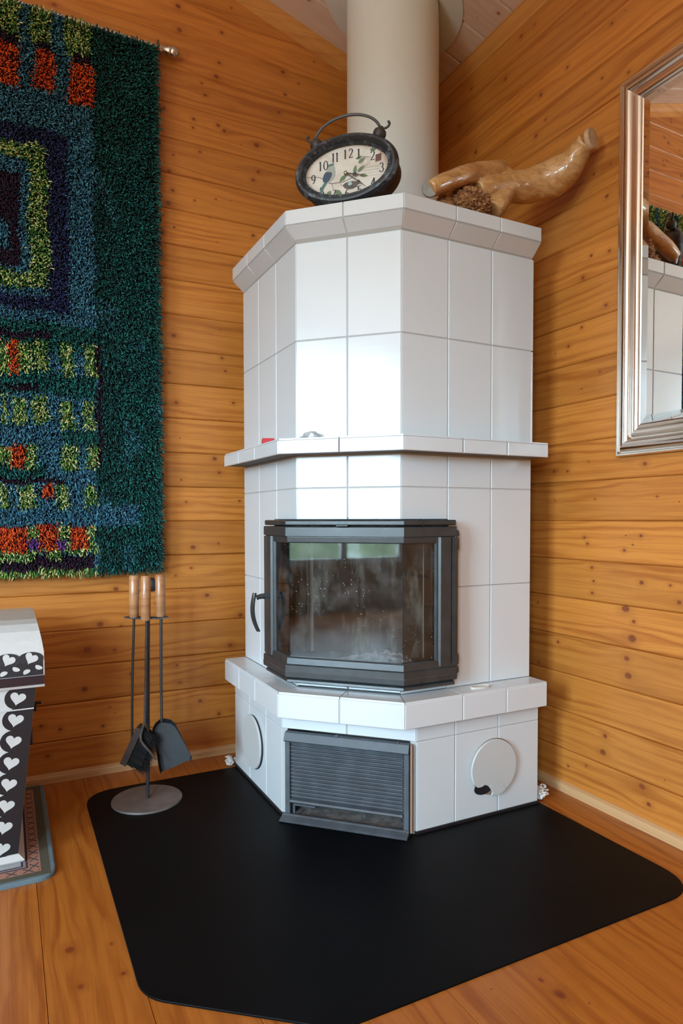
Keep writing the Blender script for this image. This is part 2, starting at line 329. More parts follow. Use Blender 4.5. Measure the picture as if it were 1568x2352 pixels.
def plank_mesh(x0, xa, xb, pit=PIT, th=.018, g=.004, dz=.0035):
    """board along local X, face toward -Y; xa, xb: right end at the bottom and at the top edge"""
    prof = [(0., g, 0.), (0., 0.0008, dz), (0., 0., dz + .0015), (0., 0., pit - .004), (0., .001, pit - .002), (0., g, pit - .0008), (0., th, pit - .0008), (0., th, 0.)]
    m = MB(); e = lambda z: xa + (xb - xa) * z / pit
    m.prism([(x0, y, z) for _, y, z in prof], [(e(z), y, z) for _, y, z in prof]); return m
def place_plank(me, parent, loc, rz, ks, name='plank'):
    o = bpy.data.objects.new(name, me); COL.objects.link(o); o.location = loc; o.rotation_euler.z = rz; o.parent = parent; set_knots(o, ks); return o

# left wall
backL = MB(); yb = GY + .019
backL.add([(XW, yb, -.1), (GX + .2, yb, -.1), (GX + .2, yb, ceil_z(GX)), (RIDGE, yb, ceil_z(RIDGE)), (XW, yb, 2.655), (XW, yb + .08, -.1), (GX + .2, yb + .08, -.1), (GX + .2, yb + .08, ceil_z(GX)), (RIDGE, yb + .08, ceil_z(RIDGE)), (XW, yb + .08, 2.655)],
          [(0, 1, 2, 3, 4), (9, 8, 7, 6, 5), (0, 5, 6, 1), (1, 6, 7, 2), (2, 7, 8, 3), (3, 8, 9, 4), (4, 9, 5, 0)])
wallL = struct('wall_left', backL, M_BACK)
full = make_mesh('plank', plank_mesh(XW, GX, GX)); full.materials.append(M_WALL)
for k in range(-1, 26):
    z = PZ + k * PIT
    if z + PIT < 2.65: me = full
    else:
        inv = lambda zz: min(GX, GX - (zz - 2.655) / .287) - .004
        if z > 3.2: break
        me = make_mesh('plank', plank_mesh(XW + max(0, (z + PIT - 2.655) / .287), inv(z), inv(z + PIT))); me.materials.append(M_WALL)
    ks = KN_L.get(k, []); ks = ks + rnd_knots(-2.4, -1.5, 6 - len(ks))
    place_plank(me, wallL, (0, GY, z), 0, ks)
# right wall
backR = MB().box((GX + .019, YB, -.1), (GX + .1, GY + .1, 2.72))
wallR = struct('wall_right', backR, M_BACK)
fullR = make_mesh('plank', plank_mesh(-GY, -YB, -YB)); fullR.materials.append(M_WALL)
split = {15: .355, 8: 1.45, 3: 1.6, 18: 1.3}
for k in range(-1, 21):
    z = PZ + k * PIT; ks = KN_R.get(k, []); ks = ks + rnd_knots(1.2, 3.0, 6 - len(ks))
    if k in split:
        s = split[k]
        for a, b in ((-GY, s - .0008), (s + .0008, -YB)):
            me = make_mesh('plank', plank_mesh(a, b, b)); me.materials.append(M_WALL); place_plank(me, wallR, (GX, 0, z), -math.pi / 2, ks)
    else: place_plank(fullR, wallR, (GX, 0, z), -math.pi / 2, ks)
# wall behind the camera and far side wall, each with a window opening, the back one for the added window
def holed(name, ax, pos, a0, a1, w, topf):
    m = MB(); (u0, u1, z0, z1) = w
    for lo, hi, za, zb in ((a0, u0, 0, topf), (u1, a1, 0, topf), (u0, u1, 0, z0), (u0, u1, z1, topf)):
        if ax == 'x': m.box((pos - .12, lo, za - (.1 if za == 0 else 0)), (pos, hi, zb))
        else: m.box((lo, pos - .12, za - (.1 if za == 0 else 0)), (hi, pos, zb))
    return struct(name, m, M_WALLP)
def plain_wall_mat():
    n = NT('pine_wall_far'); P = n.xyz(n.tex('Object'))
    g = n.math('FRACT', n.math('DIVIDE', P[2], PIT)); gap = n.rng(n.math('ABSOLUTE', n.math('SUBTRACT', g, .5)), .46, .49)
    c = n.mix(n.noise(n.vm('MULTIPLY', n.tex('Object'), (2., 2., 60.)), 1, 4), (.50, .34, .19), (.42, .26, .13))
    return n.set(col=n.mix(gap, c, (.2, .15, .1)), rough=.55)
M_WALLP = plain_wall_mat()
wl1 = holed('wall_far', 'x', XW, YB, GY + .1, (W1['y0'], W1['y1'], W1['z0'], W1['z1']), 2.66)
wl2 = holed('wall_back', 'y', YB, XW, GX + .1, (W2['x0'], W2['x1'], W2['z0'], W2['z1']), 2.66)
gb = MB()
for P_ in ([(XW, 2.66), (GX + .1, 2.66), (RIDGE, ZRG + .02)],):
    gb.prism([(x, YB - .12, z) for x, z in P_], [(x, YB, z) for x, z in P_])
struct('wall_gable', gb, M_WALLP)
def window(name, ax, pos, u0, u1, z0, z1, nu):
    m = MB(); t = .05
    bars = [(u0, u0 + t, z0, z1), (u1 - t, u1, z0, z1), (u0 + t, u1 - t, z0, z0 + t), (u0 + t, u1 - t, z1 - t, z1)]
    for i in range(1, nu): u = u0 + (u1 - u0) * i / nu; bars.append((u - .03, u + .03, z0 + t, z1 - t))
    for a, b, c, d in bars:
        if ax == 'x': m.box((pos - .09, a, c), (pos - .03, b, d))
        else: m.box((a, pos - .09, c), (b, pos - .03, d))
    struct(name, m, M_WHITE)
window('window_1', 'x', XW, W1['y0'], W1['y1'], W1['z0'], W1['z1'], 2)
window('added_window_2', 'y', YB, W2['x0'], W2['x1'], W2['z0'], W2['z1'], 2)
# floor
fl_back = MB().box((XW - .12, YB - .12, -.12), (GX + .12, GY + .12, -.0205)); floor = struct('floor', fl_back, M_BACK)
FW = .17; L_ = GY - YB
fm = MB(); prof = [(0.0002, -.0018), (.0010, 0.), (FW - .0010, 0.), (FW - .0002, -.0018), (FW - .0002, -.02), (.0002, -.02)]
fm.prism([(-GY, y, z) for y, z in prof], [(-YB, y, z) for y, z in prof]); fme = make_mesh('floor_board', fm); fme.materials.append(M_FLOOR)
FK = {-1.25: [(.831, .051, .010), (.964, .059, .009)], -1.42: [], -.57: [(1.36, .10, .014), (1.40, .07, .008)], -1.08: []}
x = -1.25
xs = [-1.25 + FW * i for i in range(-22, 9)]
for xx in xs:
    if xx < XW - .1 or xx > GX: continue
    ks = []
    # board local X = -world y, local Y = -world x reversed: rotate -90 deg puts local +Y on world +x
    if abs(xx + 1.42) < .01: ks = [(.831, .051, .011), (.957, .060, .007)]
    if abs(xx + 1.25) < .01: ks = [(1.26, .05, .005)]
    if abs(xx + .57) < .01: ks = [(1.345, .008, .006), (1.39, .012, .012)]
    if abs(xx + 1.42) < .01: ks += [(.85, .131, .004), (.956, .139, .006)]
    ks += rnd_knots(1.6, 3.5, 6 - len(ks), FW)
    o = place_plank(fme, floor, (xx, 0, 0), -math.pi / 2, ks, 'floor_board')
# ceiling
cb = MB(); t = .12
for xa, xb in ((GX + .12, RIDGE), (RIDGE, XW - .12)):
    za, zb = (ceil_z(GX) - .287 * .12 if xa > -1 else ZRG), (ZRG if xb > -2.5 else 2.655 - .287 * .12)
    cb.prism([(xa, YB - .12, za + .021), (xb, YB - .12, zb + .021), (xb, YB - .12, zb + t), (xa, YB - .12, za + t)], [(xa, GY + .12, za + .021), (xb, GY + .12, zb + .021), (xb, GY + .12, zb + t), (xa, GY + .12, za + t)])
ceiling = struct('ceiling', cb, M_CEIL)
CP = .147; ang = math.atan(.287); Lc = (GX - RIDGE) / math.cos(ang)
cm_ = MB(); prof = [(0.0006, .008), (.006, 0.), (CP - .006, 0.), (CP - .0006, .008), (CP - .0006, .02), (.0006, .02)]
cm_.prism([(0, y, z) for y, z in prof], [(Lc, y, z) for y, z in prof]); cme = make_mesh('ceiling_board', cm_); cme.materials.append(M_CEIL)
k = 0; y = -.31 + CP * 3
while y > YB:
    y -= CP
    w = y + CP
    if w > GY + .05: continue
    for side in (0, 1):
        o = bpy.data.objects.new('ceiling_board', cme); COL.objects.link(o); o.parent = ceiling
        if side == 0:   # local X runs from the eave up to the ridge
            o.matrix_local = Matrix.Translation((GX, y + CP, 2.655)) @ Matrix.Rotation(math.pi, 4, 'Z') @ Matrix.Rotation(-ang, 4, 'Y')
        else:
            o.matrix_local = Matrix.Translation((XW, y, 2.655)) @ Matrix.Rotation(-ang, 4, 'Y')
        set_knots(o, rnd_knots(.05, 1.2, 6, CP))
# mouldings and skirting
def sweep_y(prof, y0, y1): m = MB(); m.prism([(x, y0, z) for x, z in prof], [(x, y1, z) for x, z in prof]); return m
struct('trim_1', sweep_y([(GX, 2.600), (GX - .006, 2.604), (GX - .010, 2.625), (GX - .020, 2.640), (GX - .026, 2.655), (GX - .026, 2.6615), (GX, 2.654)], YB, GY), M_TRIM)
m = MB(); pr = [(0, -.062), (-.006, -.058), (-.010, -.036), (-.020, -.020), (-.026, -.004), (-.026, .0), (0, 0)]
la, lb = (GX - .027, ceil_z(GX - .027)), (RIDGE, ceil_z(RIDGE))
m.prism([(la[0], GY + dy, la[1] + dz) for dy, dz in pr], [(lb[0], GY + dy, lb[1] + dz) for dy, dz in pr]); struct('trim_2', m, M_TRIM)
sk = [(0, 0), (-.014, 0), (-.014, .020), (-.011, .026), (-.004, .030), (0, .031)]
struct('baseboard_right', sweep_y([(GX + a, b) for a, b in sk], YB, GY), M_SKIRT)
m = MB(); m.prism([(XW, GY + a, b) for a, b in sk], [(GX - .0145, GY + a, b) for a, b in sk]); struct('baseboard_left', m, M_SKIRT)

# ------------------------------------------------------------------ tiled fireplace
S_, C_ = .7042, .48
ZCT, ZCF, ZCB, ZR1, ZST, ZSB, ZR2, ZR3, ZHT, ZHB, ZBR = 1.784, 1.740, 1.702, 1.418, 1.121, 1.080, .986, .693, .395, .319, .267
def face_pts(d, c=None):
    if c is None: c = C_ + d * (R2 - 1)
    s = S_ + d
    return [Vector((-s, 0, 0)), Vector((-s, -c, 0)), Vector((-c, -s, 0)), Vector((0, -s, 0))]
NRM = [Vector((-1, 0, 0)), Vector((-1, -1, 0)).normalized(), Vector((0, -1, 0))]
FALL = {0: [0, 'y', -.16, -.32], 2: [0]}
def face_splits(i, d, c=None):
    """parameters along face i where one tile ends and the next starts, as lists of (start point, end point, start is corner, end is corner)"""
    P = face_pts(d, c); a, b = P[i], P[i + 1]
    if i == 0: q = [a, Vector((a.x, -.16, 0)), Vector((a.x, -.32, 0)), b]
    elif i == 2: q = [a, Vector((-.32, a.y, 0)), Vector((-.16, a.y, 0)), b]
    else: q = [a, (a + b) / 2, b]
    out = []
    for j in range(len(q) - 1):
        cs = (i > 0 and j == 0); ce = (i < 2 and j == len(q) - 2)
        out.append((q[j], q[j + 1], cs, ce))
    return out
GAP = .0014
def tile_geo(a, b, nrm, z0, z1, cs, ce, th=.007, bev=.0016, d1=None, top_shift=0.):
    """one glazed tile standing on the face from a to b, front bevelled, mitred at the corners; top_shift leans its upper edge outwards"""
    u = (b - a).normalized(); a = a + u * (GAP * (.4 if cs else 1)); b = b - u * (GAP * (.4 if ce else 1)); mt = math.tan(math.pi / 8)
    z0 += GAP; z1 -= GAP
    def ring(depth, ins):
        pa = a + u * (ins + (mt * depth if cs else 0)) - nrm * depth; pb = b - u * (ins + (mt * depth if ce else 0)) - nrm * depth
        ex = nrm * top_shift; eu0 = u * (-mt * top_shift if cs else 0); eu1 = u * (mt * top_shift if ce else 0); zz = Vector((0, 0, 1))
        return [pa + zz * (z0 + ins), pb + zz * (z0 + ins), pb + ex + eu1 + zz * (z1 - ins), pa + ex + eu0 + zz * (z1 - ins)]
    m = MB(); r0, r1, r2 = ring(th, 0), ring(bev, 0), ring(0, bev)
    m.prism(r0, r1, caps=False); m.prism(r1, r2, caps=False)
    m.add(r0, [(3, 2, 1, 0)]); m.add(r2, [(0, 1, 2, 3)]); return m
stove = empty('tiled_fireplace', (-.42, -.42, 0), 'white tiled corner fireplace with black iron doors, standing on the black floor sheet', 'fireplace')
def tiles(d, z0, z1, faces=(0, 1, 2), c=None, top_shift=0., name='tile', mat=None):
    for i in faces:
        for a, b, cs, ce in face_splits(i, d, c):
            obj(name, tile_geo(a, b, NRM[i], z0, z1, cs, ce, top_shift=top_shift), mat or M_TILE, stove)
TH = .009   # body cores sit this far behind the glaze
def slab(poly, z0, z1): m = MB(); m.prism([(x, y, z0) for x, y in poly], [(x, y, z1) for x, y in poly]); return m
def poly5(d, x1=0.): P = face_pts(d); return [(P[0].x, x1), (P[1].x, P[1].y), (P[2].x, P[2].y), (x1, P[3].y), (x1, x1)]
def poly5c(s, c, x1=-.0015): return [(-s, x1), (-s, -c), (-c, -s), (x1, -s), (x1, x1)]
gd = -.0025
def core(d, z0, z1, c=None):
    P = face_pts(d + gd, None if c is None else c + gd * (R2 - 1)); return slab([(P[0].x, -.0015), (P[1].x, P[1].y), (P[2].x, P[2].y), (-.0015, P[3].y), (-.0015, -.0015)], z0, z1)
obj('upper_core', core(0, .900, ZCB), M_GROUT, stove)
CB, DB = .454, .040   # the base is a little wider, with a wider front
def core_b(z0, z1): 
    s = S_ + DB + gd; c = CB + gd * (R2 - 1); return slab(poly5c(s, c), z0, z1)
# base core is hollow in front for the ash drawer
s = S_ + DB + gd; c = CB + gd * (R2 - 1)
obj('base_core', slab(poly5c(s, c), .27, ZHB), M_GROUT, stove)
m = MB()
k1 = .16
m.prism([(x, y, .004) for x, y in [(-s, -.0015), (-s, -c), (-s + .012, -c - .012), (-s + k1, -c + k1 - .012 + .0), (-c + k1 - .012, -s + k1), (-c - .012, -s + .012), (-c, -s), (-.0015, -s), (-.0015, -.0015)]],
        [(x, y, .27) for x, y in [(-s, -.0015), (-s, -c), (-s + .012, -c - .012), (-s + k1, -c + k1 - .012), (-c + k1 - .012, -s + k1), (-c - .012, -s + .012), (-c, -s), (-.0015, -s), (-.0015, -.0015)]])
obj('base_core', m, M_GROUT, stove)
# body tiles
tiles(0, ZR1, ZCB); tiles(0, ZST, ZR1); tiles(0, ZR2, ZSB)
DZ0, DZ1 = .430, .893      # firebox door
tiles(0, DZ1, ZR2, faces=(1,)); 
for i in (0, 2):
    sp_ = face_splits(i, 0); near = sp_[2] if i == 0 else sp_[0]; rest = sp_[:2] if i == 0 else sp_[1:]
    for z0_, z1_ in ((ZR3, ZR2), (ZHT, ZR3)):
        for a, b, cs, ce in rest: obj('tile', tile_geo(a, b, NRM[i], z0_, z1_, cs, ce), M_TILE, stove)
    for z0_, z1_ in ((DZ1, ZR2), (ZHT, DZ0 + .012)):
        a, b, cs, ce = near; obj('tile', tile_geo(a, b, NRM[i], z0_, z1_, cs, ce), M_TILE, stove)
tiles(0, ZHT + .003, DZ0 + .012, faces=(1,))
# cornice
tiles(.039, ZCF, ZCT, c=.4965, name='cornice_tile'); tiles(0, ZCB, ZCF, top_shift=.037, name='cornice_tile')
m = MB(); P0 = face_pts(0); P1 = face_pts(.036, .4945)
lo = [(P0[0].x + .003, -.0015), (P0[1].x + .003, P0[1].y), (P0[2].x, P0[2].y + .003), (-.0015, P0[3].y + .003), (-.0015, -.0015)]
hi = [(P1[0].x, -.0015), (P1[1].x, P1[1].y), (P1[2].x, P1[2].y), (-.0015, P1[3].y), (-.0015, -.0015)]
m.loops([[(x, y, ZCB) for x, y in lo], [(x, y, ZCF) for x, y in hi], [(x, y, ZCT - .002) for x, y in hi]], smooth=False); obj('cornice_core', m, M_GROUT, stove)
# the right-hand end of the cornice and body, seen in the wall mirror
for zz0, zz1, sy in ((ZR1, ZCB, S_), (ZST, ZR1, S_)):
    for q in range(4):
        y0, y1 = -sy + .176 * q, -sy + .176 * (q + 1); m = MB().box((-.001, y0 + .0014, zz0 + .0014), (.006, y1 - .0014, zz1 - .0014), .0015); obj('end_tile', m, M_TILE, stove)
# mid shelf and hearth ledge
DS, CS = .074, .517
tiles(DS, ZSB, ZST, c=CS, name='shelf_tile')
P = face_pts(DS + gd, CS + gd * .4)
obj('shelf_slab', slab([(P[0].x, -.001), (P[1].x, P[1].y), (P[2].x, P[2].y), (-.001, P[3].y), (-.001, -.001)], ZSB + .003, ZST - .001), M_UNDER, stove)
def ledge_tops(d, c, z0, z1, inner=0.0):
    for i in (0, 1, 2):
        for a, b, cs, ce in face_splits(i, d - .003, c - .001):
            u = (b - a).normalized(); w = d - .003 - inner; mt = math.tan(math.pi / 8)
            a2 = a + u * GAP - NRM[i] * 0; b2 = b - u * GAP
            ai = a + u * (GAP + (mt * w if cs else 0)) - NRM[i] * w; bi = b - u * (GAP + (mt * w if ce else 0)) - NRM[i] * w
            m = MB(); q = [a2, b2, bi, ai]; m.prism([(p.x, p.y, z0) for p in q], [(p.x, p.y, z1) for p in q]); obj('ledge_tile', m, M_TILE, stove)
ledge_tops(DS, CS, ZST - .0005, ZST + .004)
DH, CH = .077, .515
tiles(DH, ZHB, ZHT - .004, c=CH, name='ledge_tile')
P = face_pts(DH + gd, CH + gd * .4)
obj('hearth_slab', slab([(P[0].x, -.001), (P[1].x, P[1].y), (P[2].x, P[2].y), (-.001, P[3].y), (-.001, -.001)], ZHB + .002, ZHT - .005), M_GROUT, stove)
ledge_tops(DH, CH, ZHT - .005, ZHT + .0005)
# base tiles
tiles(DB, ZBR, ZHB, c=CB); tiles(DB, .010, ZBR, faces=(0, 2), c=CB)
P = face_pts(DB + .004, CB + .002)
m = MB()
for a, b in ((P[0], P[1]), (P[2], P[3])):
    n_ = NRM[0] if a is P[0] else NRM[2]
    q = [a, b, b - n_ * .012, a - n_ * .012]; m = MB(); m.prism([(p.x, p.y, .0045) for p in q], [(p.x, p.y, .012) for p in q]); obj('base_seal', m, M_BLACK, stove, label='black sealing strip')
# masonry around the firebox (leaves the cavity open to the three glass panes)
m = MB()
YL = -.322
for poly in ([(-.7015, -.0015), (-.7015, YL), (-.56, YL), (-.56, -.0015)], [(-.0015, -.7015), (YL, -.7015), (YL, -.56), (-.0015, -.56)], [(-.56, -.0015), (-.56, -.30), (-.30, -.56), (-.0015, -.56), (-.0015, -.0015)]):
    ccw = poly
    m.prism([(x, y, ZHT) for x, y in ccw], [(x, y, .900) for x, y in ccw])
obj('firebox_masonry', m, M_CORE, stove)
inner = [(-.716, -.328), (-.60, -.328), (-.585, -.31), (-.31, -.585), (-.328, -.60), (-.328, -.716)]
m = MB()
for (x0, y0), (x1, y1) in zip(inner[:-1], inner[1:]):
    v = Vector((x1 - x0, y1 - y0, 0)); nn = Vector((-v.y, v.x, 0)).normalized() * -.004
    m.prism([(x0, y0, .44), (x1, y1, .44), (x1, y1, .895), (x0, y0, .895)], [(x0 + nn.x, y0 + nn.y, .44), (x1 + nn.x, y1 + nn.y, .44), (x1 + nn.x, y1 + nn.y, .895), (x0 + nn.x, y0 + nn.y, .895)])
obj('firebrick_lining', m, M_SOOT, stove)
P = face_pts(.018)
fp = [(-.700, -.338), (P[1].x + .004, -.338), (P[1].x + .004, P[1].y), (P[2].x, P[2].y + .004), (-.338, P[2].y + .004), (-.338, -.700), (-.30, -.60), (-.60, -.30)]
obj('firebox_floor', slab(fp, .440, .462), M_IRON2, stove)
# ash heap on the firebox floor
m = MB(); cx, cy = -.50, -.60; N1, N2 = 10, 30; Ls = []
for i in range(N1 + 1):
    rr = .13 * (1 - i / N1) + .0005; l = []
    for j in range(N2):
        a = 2 * math.pi * j / N2; du, dn = rr * math.cos(a) * 1.15, rr * math.sin(a) * .55
        x, y = cx + (du + dn) / R2 * 1.0, cy + (-du + dn) / R2
        h = .462 + .038 * (1 - (rr / .13) ** 1.4) + .011 * mnoise.noise(Vector((x * 90, y * 90, 1))) * (1 if i else 0)
        l.append((x, y, max(.4615, h)))
    Ls.append(l)
m.loops(Ls, smooth=True); o = obj('ash_heap', m, M_ASH, stove); o['kind'] = 'stuff'
for q in range(26):
    a = random.uniform(0, 6.28); rr = random.uniform(0, .09); s_ = random.uniform(.004, .010)
    x, y = cx + .03 + rr * math.cos(a), cy - .01 + rr * .5 * math.sin(a); 
    mm_ = MB().lathe([(0.0003, -s_), (s_ * .8, -s_ * .5), (s_, .1 * s_), (s_ * .5, s_ * .8), (.0003, s_)], (x, y, .470 + .03 * (1 - rr / .09)), 6)
    if q == 0: big = mm_
    else: big.add(mm_.v, mm_.f)
o = obj('cinders', big, M_ASH, stove); o['kind'] = 'stuff'

# --- firebox door: profiles (outward d, z) swept round the three facets
def band(profile, yl, name, mat, closed=True, parent=None):
    rings = []
    f = [face_pts(d) for d, z in profile]
    rings.append([(p[1].x, yl[0], z) for p, (d, z) in zip(f, profile)])
    rings.append([(p[1].x, p[1].y, z) for p, (d, z) in zip(f, profile)])
    rings.append([(p[2].x, p[2].y, z) for p, (d, z) in zip(f, profile)])
    rings.append([(yl[1], p[2].y, z) for p, (d, z) in zip(f, profile)])
    return obj(name, MB().loops(rings, smooth=False), mat, parent or stove)
YE = (-.316, -.319)
band([(.001, .877), (.040, .877), (.043, .880), (.043, .889), (.040, .8925), (.001, .8925)], (-.326, -.322), 'door_cap', M_IRON)
band([(.022, .826), (.034, .826), (.036, .829), (.037, .841), (.0365, .8425), (.0365, .8445), (.043, .846), (.043, .871), (.040, .874), (.022, .874)], YE, 'door_rail', M_IRON)
band([(.022, .430), (.040, .430), (.046, .434), (.047, .448), (.0455, .451), (.0455, .453), (.0455, .4535), (.0455, .468), (.040, .471), (.038, .488), (.034, .492), (.022, .492)], YE, 'door_rail', M_IRON)
band([(.001, .430), (.030, .430), (.038, .424), (.040, .418), (.036, .415), (.001, .415)], (-.322, -.322), 'door_sill', M_IRON)
def stile(side):
    m = MB(); s = S_
    A = lambda t, d: (-(s + d), t) if side == 0 else (t, -(s + d))
    pr = [(-.316, .001), (-.316, .040), (-.318, .043), (-.332, .043), (-.334, .0375), (-.337, .0375), (-.339, .043), (-.374, .043), (-.379, .037), (-.384, .037), (-.388, .030), (-.388, .024), (-.332, .022), (-.332, .001)]
    m.prism([(*A(t, d), .475) for t, d in pr], [(*A(t, d), .843) for t, d in pr]); return obj('door_stile', m, M_IRON, stove)
stile(0); stile(1)
# hinge barrel with knuckles on the right
m = MB().tube([(-.316, -(S_ + .034), .447), (-.316, -(S_ + .034), .864)], .0065, 10); hg = obj('hinge_rod', m, M_IRON, stove)
for za, zb in ((.806, .842), (.846, .862), (.449, .468), (.474, .505)):
    m = MB().lathe([(.0075, za), (.0095, za + .003), (.0095, zb - .003), (.0075, zb)], (-.315, -(S_ + .034), 0), 12); obj('hinge_knuckle', m, M_IRON, stove)
# latch tab on the top cap
m = MB().box((-.018, -.010, .874), (.018, .004, .879), .0015)
kx = -(S_ + C_ + .046 * R2) / 2 - .0
rot = lambda x, y: ((x * .7071 + y * .7071) + kx, (-x * .7071 + y * .7071) + kx)
m.v = [(*rot(x, y), z) for x, y, z in m.v]; obj('latch_tab', m, M_IRON, stove)
# glass panes
G = face_pts(.030)
for i, (a, b) in enumerate(((Vector((G[1].x, -.384, 0)), G[1]), (G[1], G[2]), (G[2], Vector((-.384, G[2].y, 0))))):
    u = (b - a).normalized(); a2, b2 = a + u * .001, b - u * .001; n_ = NRM[i] * .004; mt = u * .004 * math.tan(math.pi / 8)
    ai, bi = a2 - n_ + (mt if i else Vector((0, 0, 0))), b2 - n_ - (mt if i < 2 else Vector((0, 0, 0)))
    q = [a2, b2, bi, ai]; m = MB(); m.prism([(p.x, p.y, .486) for p in q], [(p.x, p.y, .832) for p in q]); obj('glass_pane', m, M_GLASS, stove)
# handle on the left stile
hy = -.318; hx = -(S_ + .043)
m = MB().tube([(hx + .004, hy - .006, .652), (hx - .012, hy - .004, .652), (hx - .020, hy - .002, .650), (hx - .026, hy - .001, .648)], [.0095, .0085, .0075, .0085], 10)
hd = obj('door_handle', m, M_IRON, stove)
m = MB(); L = []
for t in np.linspace(0, 1, 14):
    z = .663 - .122 * t; xo = hx - .032 - .012 * math.sin(t * 2.6) + .018 * t * t; hw = .0075 + .0035 * math.sin(t * 3.0); hn = .0065
    L.append([(xo + hn * math.cos(a), hy + hw * math.sin(a), z) for a in np.linspace(0, 2 * math.pi, 11)[:-1]])
m.loops(L); obj('handle_grip', m, M_IRON, stove)

# --- ash door in the base, built square to the front
def fr(x, y, z, k=-1.218):  # local front frame: x to the right, y inward
    c0 = k / 2; return (c0 + x * .7071 + y * .7071, c0 - x * .7071 + y * .7071, z)
def frm(mb, k=-1.218): mb.v = [fr(x, y, z, k) for x, y, z in mb.v]; return mb
HW = .188
m = MB(); m.prism([(-HW, y, z) for y, z in [(0.012, .236), (-.010, .237), (-.014, .241), (-.004, .262), (.012, .264)]], [(HW, y, z) for y, z in [(0.012, .236), (-.010, .237), (-.014, .241), (-.004, .262), (.012, .264)]])
obj('ash_door_cap', frm(m), M_IRON2, stove)
for sx in (-1, 1):
    a, b = (sx * HW, sx * (HW - .016)) if sx < 0 else (HW - .016, HW)
    m = MB().box((a, -.004, .012), (b, .012, .236), .002); obj('ash_door_stile', frm(m), M_IRON2, stove)
m = MB().box((-HW + .0165, .006, .066), (HW - .0165, .012, .2355)); obj('ash_door_panel', frm(m), M_IRON2, stove)
nr = 15
for q in range(nr):
    z = .0725 + q * .0113; m = MB(); pr = [(.0058, z - .0040), (.0005, z - .0032), (-.0022, z), (.0005, z + .0030), (.0058, z + .0040)]
    m.prism([(-HW + .018, y, zz) for y, zz in pr], [(HW - .018, y, zz) for y, zz in pr]); obj('rib', frm(m), M_IRON2, stove)
m = MB(); pr = [(.010, .054), (-.008, .055), (-.011, .0585), (-.008, .063), (.010, .0655)]
m.prism([(-HW + .017, y, z) for y, z in pr], [(HW - .017, y, z) for y, z in pr]); obj('ash_door_rail', frm(m), M_IRON2, stove)
m = MB(); m.box((-HW + .017, .0, .0065), (HW - .017, .13, .010)); m.box((-HW + .017, .13, .0065), (HW - .017, .134, .08)); 
m.box((-HW + .0165, .013, .0065), (-HW + .019, .13, .08)); m.box((HW - .019, .013, .0065), (HW - .0165, .13, .08)); m.box((-HW + .0165, .013, .078), (HW - .0165, .13, .081))
obj('ash_drawer', frm(m), M_IRON2, stove)
m = MB(); Ls = []
for i in range(9):
    v = .004 + .12 * i / 8; Ls.append([(-HW + .021 + (2 * HW - .042) * j / 40, v, .0105 + .012 * (i / 8) + .004 * mnoise.noise(Vector((j * .5, i * .8, 3)))) for j in range(41)])
m.loops(Ls, ring=False, caps=False); o = obj('drawer_ash', frm(m), M_ASHLOW, stove); o['kind'] = 'stuff'
m = MB(); pr = [(.012, .0055), (-.034, .0055), (-.036, .008), (-.030, .011), (-.012, .017), (-.008, .0205), (-.0, .020), (.006, .011)]
m.prism([(-HW - .006, y, z) for y, z in pr], [(HW + .001, y, z) for y, z in pr]); obj('ash_tray_lip', frm(m), M_IRON2, stove)
# lever at the left of the drawer, small pin on the right
m = MB().box((-HW + .026, -.004, .022), (-HW + .032, .001, .050), .001); m.box((-HW + .026, -.004, .045), (-.092, .002, .051), .0015); obj('drawer_lever', frm(m), M_IRON2, stove)
m = MB().tube([(.060, -.004, .050), (.057, -.006, .034)], .0022, 6); obj('drawer_pin', frm(m), M_IRON2, stove)
for px, w in ((-.028, .012), (.155, .006)):
    m = MB().box((px - w / 2, .0, .262), (px + w / 2, .010, .2665), .001); obj('cap_lug', frm(m), M_IRON2, stove)
# bare clay edge right of the ash door
m = MB().box((HW + .0035, -.004, .012), (HW + .009, .012, .262), .0015); obj('clay_edge', frm(m), simple('bare_clay', (.34, .22, .16), .85), stove, label='bare brown clay edge')
# --- round covers on the base flanks
def disc(center, axis, r, notch=None):
    pts = []
    for k in range(56):
        a = 2 * math.pi * k / 56; rr = r
        pts.append((rr * math.cos(a), rr * math.sin(a)))
    if notch:
        pts = [p for p in pts if not (notch[0] < math.degrees(math.atan2(p[1], p[0])) % 360 < notch[1])]
        k0 = next(i for i, p in enumerate(pts) if math.degrees(math.atan2(p[1], p[0])) % 360 >= notch[1])
        pts[k0:k0] = notch[2]
    return pts
def disc_obj(pts, side, c, d0, th, name, mat, bev=.0012, label=None):
    # side 0: on the x=-S face (u=-y ... ), side 2: on the y=-S face (u=x)
    m = MB(); P = lambda u, v, d: (-(S_ + d), c[0] - u, c[1] + v) if side == 0 else (c[0] + u, -(S_ + d), c[1] + v)
    sc_ = lambda f: [(u * f, v * f) for u, v in pts]
    L = [[P(u, v, d0) for u, v in pts], [P(u, v, d0 + th - bev) for u, v in pts], [P(u, v, d0 + th) for u, v in sc_(1 - bev / .085)]]
    m.loops(L, smooth=False); return obj(name, m, mat, stove, label=label)
def arc_unit(n=24): return [(math.cos(2 * math.pi * k / n), math.sin(2 * math.pi * k / n)) for k in range(n)]
ring_ = lambda r: [(r * math.cos(2 * math.pi * k / 56), r * math.sin(2 * math.pi * k / 56)) for k in range(56)]
notch = (207, 262, [(-.062, -.050), (-.050, -.0505), (-.036, -.046), (-.022, -.052), (-.010, -.066), (-.006, -.076)])
M_COVER = tile_mat('painted_cover', (.55, .55, .54), .35)
